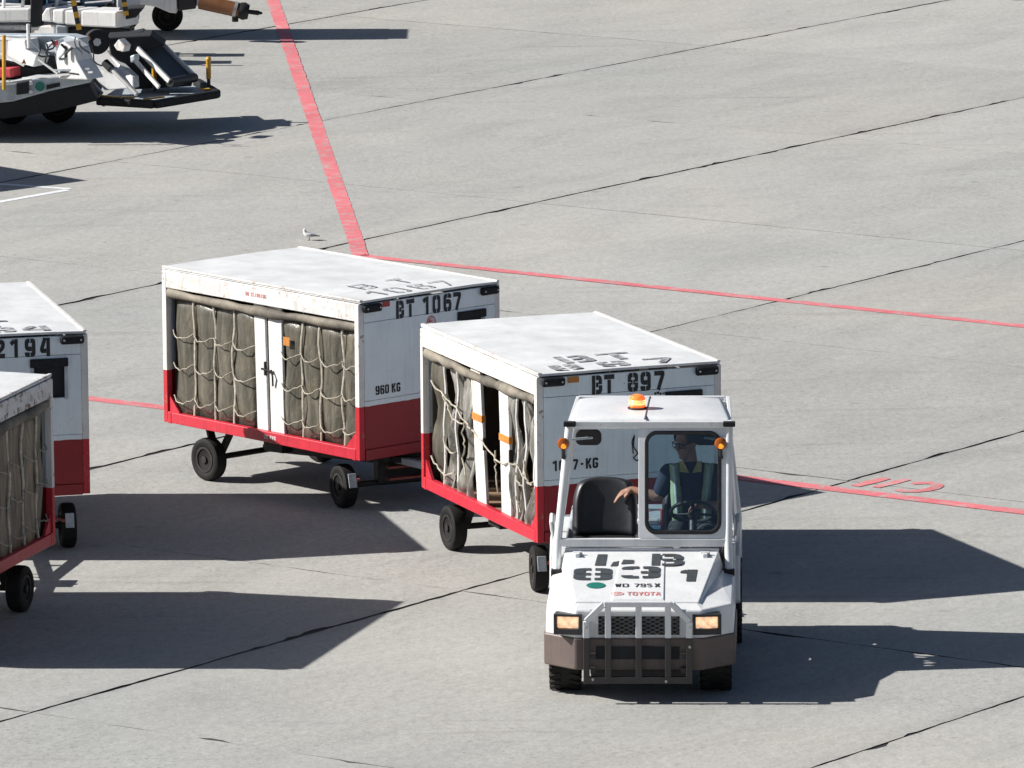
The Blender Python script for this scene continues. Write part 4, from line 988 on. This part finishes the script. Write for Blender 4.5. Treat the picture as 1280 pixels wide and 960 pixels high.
def hand(wr, fd, palm_n, side, curl):
    """wrist, finger direction, palm normal, thumb side; returns finger chains rooted in the palm"""
    fd = fd.normalized(); palm_n = palm_n.normalized(); sd = fd.cross(palm_n).normalized() * side
    ch = [[(wr, .027), (wr + fd * .035, .026)]]
    for k, ln in enumerate((.072, .080, .074, .058)):
        off = sd * (.030 - .020 * k); kn = wr + fd * (.082 - .004 * abs(k - 1)) + off; c1 = R(curl * (.8 + .12 * k))
        d1 = fd * math.cos(c1) + palm_n * math.sin(c1); d2 = fd * math.cos(c1 * 2.0) + palm_n * math.sin(c1 * 2.0)
        p1 = kn + d1 * ln * .55; p2 = p1 + d2 * ln * .45
        ch.append([(wr + fd * .02 + off * .7, .018), (kn, .0125), (p1, .0102), (p2, .0085)])
    tb = wr + fd * .028 + sd * .028; td = (fd * .55 + sd * .75 + palm_n * .35).normalized(); td2 = (fd * .85 + sd * .25 + palm_n * .5).normalized()
    ch.append([(wr + fd * .02 + sd * .01, .018), (tb, .0135), (tb + td * .034, .0115), (tb + td * .034 + td2 * .028, .0092)])
    return ch
rh = hand(rwr, Vector((.16, -.93, -.30)), Vector((-.10, -.25, -.96)), 1, 38)
lh = hand(lwr, Vector((.62, -.78, -.02)), Vector((.35, .1, -.94)), 1, 34)
body = skinned([[(hip, .13), (chest, .125), (chest + Vector((0, 0, .07)), .11), (neck - Vector((0, 0, .02)), .062)], [(neck, .058), (HP(-.02, 0, -.03), .056)],
                [(rsh, .062), (rel, .044), (rel.lerp(rwr, .3), .041), (rwr, .027)], [(lsh, .062), (lel, .044), (lel.lerp(lwr, .3), .041), (lwr, .027)], [(rsh, .07), (chest + Vector((0, 0, .06)), .10), (lsh, .07)],
                [(hip + Vector((0, -.09, -.02)), .09), (rkn, .062), (rft, .042), (rft + Vector((.13, 0, -.04)), .036)], [(hip + Vector((0, .09, -.02)), .09), (lkn, .062), (lft, .042), (lft + Vector((.13, 0, -.04)), .036)]] + rh + lh, .0065, head_extra)
link(body, 'body', 'skin', PER)
shirt = skinned([[(hip + Vector((0, 0, -.03)), .145), (chest - Vector((0, 0, .12)), .148), (chest, .142), (chest + Vector((0, 0, .06)), .112), (neck - Vector((0, 0, .035)), .068)], [(rsh, .074), (chest + Vector((0, 0, .05)), .112), (lsh, .074)],
                 [(rsh, .080), (rsh.lerp(rel, .74), .064)], [(lsh, .080), (lsh.lerp(lel, .74), .064)]], .011)
link(shirt, 'shirt', 'navy', PER)
tro = skinned([[(hip + Vector((0, -.06, -.05)), .12), (hip + Vector((0, .06, -.05)), .12)], [(hip + Vector((0, -.09, -.03)), .10), (rkn, .074), (rft, .055)], [(hip + Vector((0, .09, -.03)), .10), (lkn, .074), (lft, .055)]], .014)
link(tro, 'trousers', 'trousers', PER)
def PB(mb, name, mat, sm=True, par=None, sol=0, bev=0):
    mb.v = [v - PO for v in mb.v]; return mb.build(name, mat, par or PER, bev, sm, sol)
# vest: two front panels over the shoulders, each with a pale reflective tape
for sg in (-1, 1):
    rows = []; rows2 = []
    for k in range(13):
        u = k / 12
        if u < .75: z = 1.03 + (1.47 - 1.03) * (u / .75); x = -1.752 - .045 * (u / .75) ** 3
        else: q = (u - .75) / .25; z = 1.47 + .012 * math.sin(q * math.pi) - .05 * q * q; x = -1.80 - .17 * q
        yc = .36 + sg * (.115 + .030 * min(1, u / .75) - .01); hwv = .042 if u < .5 else .036
        rows.append([Vector((x - .030 * abs(s + .2 * sg) ** 2 - .012 * (abs(z - 1.2) < .0), yc + s * hwv, z)) for s in (-1, -.5, 0, .5, 1)])
        rows2.append([Vector((x - .030 * abs(s * .3 + .2 * sg) ** 2 + .005, yc + s * .013, z)) for s in (-1, 0, 1)])
    v_ = PB(MB().grid(rows), 'vest', 'vest', True, None, .006); PB(MB().grid(rows2), 'reflective_tape', 'grey_metal', True, v_, .003)
# collar, hair, glasses
for sg in (-1, 1):
    PB(MB().prism([Vector((-1.795, .352 + sg * .012, 1.415)), Vector((-1.785, .352 + sg * .085, 1.425)), Vector((-1.84, .352 + sg * .088, 1.50)), Vector((-1.82, .352 + sg * .055, 1.50))], (.008, 0, .003)), 'collar', 'collar', False)
mb = MB(); rows = []
for i in range(11):
    th = R(4 + 92 * i / 10); ring_ = []
    for k in range(25):
        ph = R(60 + 240 * k / 24) if i > 5 else R(360 * k / 24 + 60 + (0)); 
        ph = R(52 + 256 * k / 24) if i > 4 else R(20 + 320 * k / 24)
        rr = 1.0 + .03 * math.sin(k * 2.3 + i)
        ring_.append(HP(-.012 + .101 * math.sin(th) * math.cos(ph) * rr, .082 * math.sin(th) * math.sin(ph) * rr, .040 + .096 * math.cos(th) * rr))
    rows.append(ring_)
PB(mb.grid(rows), 'hair', 'hair', True, None, .014)
fr = PB(MB().tube([HP(.084, -.066, .022), HP(.096, -.03, .024), HP(.100, 0, .022), HP(.096, .03, .024), HP(.084, .066, .022)], .0045, 6), 'glasses', 'black')
for s in (-1, 1):
    PB(MB().tube([HP(.084, s * .066, .022), HP(.0, s * .083, .018), HP(-.02, s * .084, .008)], .004, 6), 'temple', 'black', True, fr)
    ln = [HP(.094 - .006 * abs(math.cos(R(t))), s * .035 + .026 * math.cos(R(t)), .006 + .019 * math.sin(R(t))) for t in range(0, 360, 24)]
    PB(MB().tube(ln + [ln[0]], .003, 5), 'lens_rim', 'black', True, fr)
    PB(MB().lathe([(-.004, .011), (.004, .009)], HP(.074, s * .034, .006), hd, 10), 'eye', 'feather_black')

# ------------------------------------------------------------------ gull on the concrete
bp = at(387, 300.5); B_ = empty('gull', bp, R(10), 'small white and grey bird standing on the concrete beside the wide red line', 'bird')
me = None
mb = MB(); mb.tube([(-.085, 0, .075), (-.05, 0, .078), (0, 0, .080), (.045, 0, .088), (.066, 0, .112), (.072, 0, .14), (.078, 0, .156), (.092, 0, .158)], [.008, .026, .040, .040, .030, .024, .025, .010], 12)
B_.scale = (.72, .72, .72); BD = B_; bo_ = mb.build('body', 'feather', B_, 0, True); BD.rotation_euler = (0, 0, R(172))
for s in (-1, 1):
    MB().tube([(.03, s * .036, .090), (-.02, s * .043, .088), (-.075, s * .028, .076), (-.115, s * .012, .066)], [.010, .022, .014, .004], 8).build('wing', 'feather_grey', B_, 0, True)
    lg = MB(); lg.tube([(.0, s * .015, .05), (.004, s * .016, .003)], .004, 6); lg.bar((-.005, s * .016, .003), (.03, s * .018, .003), .014, .004); lg.build('leg', 'pipe', B_)
MB().prism([(-.08, -.02, .078), (-.08, .02, .078), (-.15, .026, .062), (-.15, -.026, .062)], (0, 0, .006)).build('tail', 'feather_black', B_)
MB().tube([(.09, 0, .157), (.115, 0, .152)], [.007, .002], 6).build('beak', 'yellow', B_)


# ------------------------------------------------------------------ loader and tow unit far behind
def pv(poly, Y, T, dY=None):
    """outline at its own distance, extruded away from the camera; dY: extra distance of each point"""
    m_ = MB(); m_.prism([aty(u, v, Y + (dY[k] if dY else 0)) for k, (u, v) in enumerate(poly)], (0, T, 0)); return m_
Yp, Yb = at(200, 165).y, at(60, 178).y
LO = empty('loader_vehicle', Vector((0, 0, 0)), 0, 'white airport loader with conveyor belt and black front platform at the upper left', 'loader vehicle')
LK = Vector((.582, .813, 0))
FLAT = ('underframe', 'chassis', 'chassis_trim', 'dark_label', 'control_box', 'body_recess', 'rear_bulkhead', 'upright_frame', 'conveyor_body', 'conveyor_cover', 'under_deck', 'post_foot')
def lp(name, mat, poly, Y, T, dY=None, bev=.015, par=None):
    if name in FLAT: return pv(poly, Y, T, dY).build(name, mat, par or LO, bev)
    m_ = MB(); m_.prism([aty(u, v, Y + (dY[k] if dY else 0) - (max(-30, u) - 60) * .0072) for k, (u, v) in enumerate(poly)], LK * T); return m_.build(name, mat, par or LO, bev)
lp('underframe', 'dark', [(-90, 133), (112, 106), (122, 126), (66, 140), (10, 148), (-90, 158)], Yb + .30, 2.3)
lp('chassis', 'grey_metal', [(-90, 138), (-90, 112), (16, 104), (44, 98), (116, 92), (114, 103), (62, 114), (16, 127)], Yb, .35)
lp('chassis_trim', 'white', [(-90, 110.5), (12, 102), (40, 98), (40, 101), (12, 105), (-90, 114)], Yb - .02, .02, bev=.004)
c = aty(50, 108, Yb - .004); MB().lathe([(0, .055), (.012, .055)], c, (0, -1, 0), 20).build('green_disc', 'green', LO)
lp('dark_label', 'dark', [(58, 106.5), (75, 103), (75, 108), (58, 112)], Yb - .012, .02, bev=0)
lp('control_box', 'dark', [(20, 104), (36, 101), (36, 117), (20, 119)], Yb - .06, .08, bev=.01)
for v in (104, 114.5): MB().lathe([(0, .025), (.03, .02)], aty(38.5, v, Yb - .02), (0, -1, 0), 12).build('work_lamp', 'white', LO, 0, True)
lp('side_panel', 'white', [(-90, 44), (9, 50), (31, 50), (33, 62), (46, 70), (42, 84), (8, 75), (-90, 62)], Yb + .10, .25)
tri = pv([(27, 79), (30, 73), (33, 80)], Yb + .09, .008).build('warning_triangle', 'orange', LO)
lp('body_recess', 'dark', [(-90, 60), (8, 76), (44, 86), (46, 70), (68, 70), (72, 98), (40, 98), (-90, 108)], Yb + .42, .3)
lp('back_plate', 'grey_metal', [(-90, 43), (84, 44), (98, 48), (98, 70), (46, 72), (33, 62), (-90, 62)], Yb + .50, .2)
lp('body_panel', 'white', [(68, 71), (75, 54), (80, 52), (92, 61), (96, 76), (110, 100), (74, 99)], Yb + .05, .3)
lp('panel_groove', 'dark', [(75, 89), (98, 92), (98, 93.5), (75, 90.8)], Yb + .04, .02, bev=0)
lp('valve_block', 'grey_metal', [(56, 54), (70, 50), (72, 66), (58, 65)], Yb + .2, .15)
lp('red_valve', 'ink_red', [(64, 52), (70, 51), (70.5, 57), (64.5, 57)], Yb + .16, .05)
lp('hydrant_box', 'ink_red', [(-90, 86), (14, 85), (14, 97), (-90, 99)], Yb - .05, .2)
MB().tube([aty(5, 112, Yb - .2), aty(5, 44, Yb - .2)], .022, 8).build('yellow_stanchion', 'yellow', LO, 0, True)
MB().tube([aty(35, 30, Yb + .1), aty(36, 60, Yb + .1)], .02, 8).build('white_stanchion', 'white', LO, 0, True)
# hoses and cables
rh_ = random.Random(11)
for k in range(11):
    u0, v0 = rh_.uniform(40, 120), rh_.uniform(46, 62); u1, v1 = u0 + rh_.uniform(-14, 22), v0 + rh_.uniform(10, 34); yy = Yb + rh_.uniform(.0, .12) - (u0 - 60) * .0072
    pts_ = [aty(u0 + (u1 - u0) * q / 6 + 4 * math.sin(q * .9 + k), v0 + (v1 - v0) * q / 6 + 5 * math.sin(math.pi * q / 6), yy - .06) for q in range(7)]
    MB().tube(pts_, rh_.choice((.009, .012, .016)), 6).build('hose', rh_.choice(('black', 'black', 'grey_metal', 'mesh_metal')), LO, 0, True)
for (u0, v0, u1, v1) in ((0, 66, 30, 82), (48, 74, 72, 92), (66, 88, 112, 86), (12, 100, 12, 126), (28, 98, 116, 90)):
    MB().bar(aty(u0, v0, Yb - .03 - (u0 - 60) * .004), aty(u1, v1, Yb - .03 - (u1 - 60) * .004), .022, .022).build('frame_tube', rh_.choice(('white', 'grey_metal')), LO)
Yd = at(100, 78).y
DO = empty('platform_dolly', Vector((0, 0, 0)), 0, 'white platform dolly with striped posts and blue panels standing behind the loader', 'dolly')
def dp(name, mat, poly, Y, T, bev=.015): return pv(poly, Y, T).build(name, mat, DO, bev)
for poly in ([(-90, 13), (37, 10.5), (37, 27), (-90, 29.5)], [(52, 18), (57, 10), (63, 10), (65, 28), (52, 27)], [(65.6, 12), (80, 12), (80, 30), (72, 30), (65.6, 28)], [(81, 13), (97, 13), (97, 32), (81, 31)], [(101, 13), (146, 14.5), (146, 35), (101, 33)]):
    m_ = MB(); m_.prism([aty(u, v, Yd - (max(-30, u) - 60) * .0040) for u, v in poly], LK * .45); m_.build('deck_beam', 'white', DO, .02)
for poly in ([(-90, 33), (34, 31.5), (34, 43), (-90, 44.5)], [(38, 33), (69, 31), (69, 45), (38, 44)]):
    m_ = MB(); m_.prism([aty(u, v, Yd + .05 - (max(-30, u) - 60) * .0040) for u, v in poly], LK * .45); m_.build('lower_beam', 'white_worn', DO, .02)
dp('beam_bracket', 'grey_metal', [(70, 32), (83, 33), (84, 45), (70, 45)], Yd - .1, .3)
dp('upright_frame', 'dark', [(38, -12), (52, -12), (52, 34), (38, 34)], Yd + .10, .5)
dp('under_deck', 'dark', [(-90, 44), (83, 35), (162, 36), (165, 47), (140, 52), (-90, 60)], Yd + .15, .8)
dp('rear_bulkhead', 'black', [(-90, -14), (145, -14), (145, 14), (-90, 14)], Yd + .75, .1)
for k, (x0, x1) in enumerate(((-80, -20), (-14, 24), (58, 90), (102, 142))): dp('blue_panel', 'blue_glass', [(x0, -10), (x1, -12), (x1, 8 - k), (x0, 11)], Yd + .66, .04)
for x in (4, 28, 70): MB().tube([aty(x, 12, Yd + .3), aty(x + 2, -14, Yd + .3)], .022, 8).build('deck_rail', 'white', DO, 0, True)
for (u0, v0, u1, v1) in ((-20, 4, 30, 6), (56, 6, 100, 2), (106, 4, 140, 1), (60, -4, 96, 9)):
    MB().tube([aty(u0, v0, Yd + .55), aty(u1, v1, Yd + .55)], .016, 6).build('frame_tube', 'white', DO, 0, True)
MB().lathe([(0, .055), (.02, .05)], aty(137, 8, Yd + .6), (0, -1, 0), 16).build('lamp', 'dark', DO, 0, True)
dp('corner_box', 'white', [(146, -14), (176, -14), (176, 6), (146, 10)], Yd + .5, .3)
for (u0, v0, u1, v1) in ((90, -8, 99, 37), (153, -14, 158, 19)):
    for k in range(6):
        a_, b_ = aty(u0 + (u1 - u0) * k / 6, v0 + (v1 - v0) * k / 6, Yd - .36), aty(u0 + (u1 - u0) * (k + 1) / 6, v0 + (v1 - v0) * (k + 1) / 6, Yd - .36)
        MB().bar(a_, b_, .06, .06, (1, 0, 0)).build('striped_post', 'yellow' if k % 2 else 'black', DO)
dp('post_foot', 'dark', [(148, 12), (166, 10), (181, 9), (170, 22), (150, 26)], Yd - .2, .3)
for u in (120, 20): wheel(DO, (aty(u, 60, Yd + .5).x, Yd + .6, .15), .15, .1, (0, 1, 0))
# front slope, rails, platform
lp('sloping_panel', 'white', [(97, 71), (108, 60), (133, 63), (138, 70), (166, 96), (167, 110), (130, 113)], Yp + .12, .12, [.55, .80, 1.0, .95, .80, .70, .45])
lp('orange_label', 'orange', [(133, 98.5), (147, 100.5), (147, 103.5), (133, 101.5)], Yp + .10, .02, [.77, .81, .79, .75], 0)
for (u0, v0, u1, v1) in ((93, 79, 127, 117), (135, 82, 171, 118)):
    q0, q1 = aty(u0, v0, Yp + .28), aty(u1, v1, Yp + .0)
    MB().tube([q0, q1], .028, 10).build('ram', 'steel', LO, 0, True); MB().lathe([(-.06, .05), (.06, .05)], q0, (q1 - q0), 12).build('ram_head', 'dark', LO, 0, True)
PZ = .40
pts = [at(122, 126, PZ), at(193, 130.5, PZ), at(271, 117.5, PZ), at(246, 103, PZ)]
for k in range(3): MB().bar(pts[k], pts[k + 1], .10, .095).build('platform_bumper', 'pad', LO, .02)
MB().prism([at(128, 122, PZ), at(192, 127, PZ), at(262, 116, PZ), at(235, 104, PZ), at(150, 108, PZ)], (0, 0, -.03)).build('platform_deck', 'grey_metal', LO)
for p0, p1 in (((124, 119.5), (150, 121.5)), ((153, 121.5), (168, 122)), ((181, 124), (204, 121)), ((247, 112), (262, 111))): MB().bar(at(*p0, PZ + .05), at(*p1, PZ + .05), .06, .015).build('yellow_edge', 'yellow', LO)
for u, v in ((193, 114), (261, 109)):
    q0 = at(u, v, PZ + .02); po = MB().tube([q0, q0 + Vector((0, 0, .20))], .022, 10).build('marker_post', 'black', LO, 0, True)
    MB().lathe([(.10, .030), (.31, .030), (.335, .036), (.36, .018)], q0, (0, 0, 1), 12).build('post_sleeve', 'yellow', po, 0, True)
MB().lathe([(0, .03), (.02, .02)], at(130, 129, PZ - .05) + Vector((0, -.08, 0)), (0, -1, 0), 10).build('marker_lamp', 'orange', LO)
# conveyor at the platform
lp('conveyor_body', 'dark', [(134, 47), (188, 44), (206, 57), (172, 66), (214, 102), (238, 104), (240, 108), (168, 112), (166, 94), (138, 68)], Yp + .45, .5)
lp('conveyor_cover', 'black', [(150, 45), (178, 39), (196, 50), (202, 56), (172, 60)], Yp + .50, .3, [.2, .3, .2, .1, .05])
bt = [aty(172, 62, Yp + .42), aty(203, 57, Yp + .95), aty(243, 97, Yp + .62), aty(212, 103, Yp + .10)]
MB().prism(bt, (0, 0, -.05)).build('conveyor_belt', 'belt', LO, .01)
for i0, i1, nm in ((0, 3, 'conveyor_rail'), (1, 2, 'conveyor_rail')): MB().bar(bt[i0] + Vector((0, 0, .015)), bt[i1] + Vector((0, 0, .015)), .035, .06).build(nm, 'white', LO, .004)
MB().tube([bt[3], bt[2]], .055, 12).build('end_roller', 'black', LO, 0, True)
MB().bar(bt[0] + Vector((-.02, -.1, -.12)), bt[3] + Vector((-.12, -.05, -.05)), .03, .05).build('lower_rail', 'white', LO, .004)
lp('belt_motor', 'white_worn', [(142, 57), (148, 49), (156, 57), (154, 65), (146, 63)], Yp + .2, .12, bev=.008)
lp('lamp_bracket', 'grey_metal', [(162, 70), (168, 68), (168, 76), (163, 79)], Yp + .2, .1)
rw = MB().lathe([(-.05, .10), (-.05, .145), (.05, .145), (.05, .10)], aty(121, 52, Yp + .3), (.3, -1, 0), 22).build('hose_reel', 'dark', LO, 0, True)
MB().lathe([(-.06, .05), (.06, .05)], aty(120, 52, Yp + .3), (.3, -1, 0), 6).build('reel_hub', 'white', rw)
lp('orange_valve', 'orange', [(102, 46), (109, 45), (110, 51), (104, 52)], Yp + .3, .06)
for u in (8, -60):
    wheel(LO, (aty(u, 140, Yb + .7).x, Yb + 1.6, .22), .22, .22, (0, 1, 0))
wheel(LO, (aty(66, 120, Yb + .7).x, Yb + 1.7, .22), .22, .22, (0, 1, 0))

Y2 = at(230, 50).y
TU = empty('service_unit', aty(230, 50, Y2), 0, 'white and dark service unit with a brown tow tube, at the top edge', 'service unit')
inv2 = -aty(230, 50, Y2)
def sp_(name, mat, poly, Y, T, bev=.015):
    m_ = pv(poly, Y, T); m_.v = [v + inv2 for v in m_.v]; return m_.build(name, mat, TU, bev)
sp_('body_panel', 'white', [(100, -125), (219, -125), (221, 17), (212, 16), (196, 9), (178, 6), (100, 6)], Y2, 1.1)
sp_('dark_panel', 'black', [(221.5, -125), (244.5, -125), (245, 11), (222, 14)], Y2 + .05, 1.0)
sp_('end_panel', 'grey_metal', [(245.5, -100), (256, -100), (263, 2), (250, 8), (246, 8)], Y2 + .03, 1.0)
sp_('skirt', 'dark', [(100, 6), (176, 6), (176, 12), (100, 22)], Y2 + .2, .8)
def tu(name, mat, pts, r, seg=14):
    m_ = MB().tube(pts, r, seg); m_.v = [v + inv2 for v in m_.v]; return m_.build(name, mat, TU, 0, True)
tu('tow_tube', 'pipe', [aty(250, 2, Y2 - .15), aty(302, 13.5, Y2 - .25)], .095, 18)
tu('tube_flange', 'dark_metal', [aty(299, 12.5, Y2 - .25), aty(305, 14, Y2 - .25), aty(311, 15, Y2 - .25)], [.10, .115, .09], 18)
tu('flange_ring', 'steel', [aty(292, 11, Y2 - .25), aty(296, 12, Y2 - .25)], .102, 18)
tu('tow_pin', 'dark_metal', [aty(309, 14.5, Y2 - .25), aty(322, 16, Y2 - .25), aty(328, 16.5, Y2 - .25)], [.028, .032, .012], 10)
tu('jack_leg', 'dark_metal', [aty(294, 14, Y2 - .25), aty(294, 27, Y2 - .25)], .042, 10)
for u in (150, 205):
    p = Vector((aty(u, 20, Y2).x, Y2 + .95, .2)) + inv2; p.z = .2 + inv2.z; wheel(TU, p, .2, .16, (0, 1, 0))
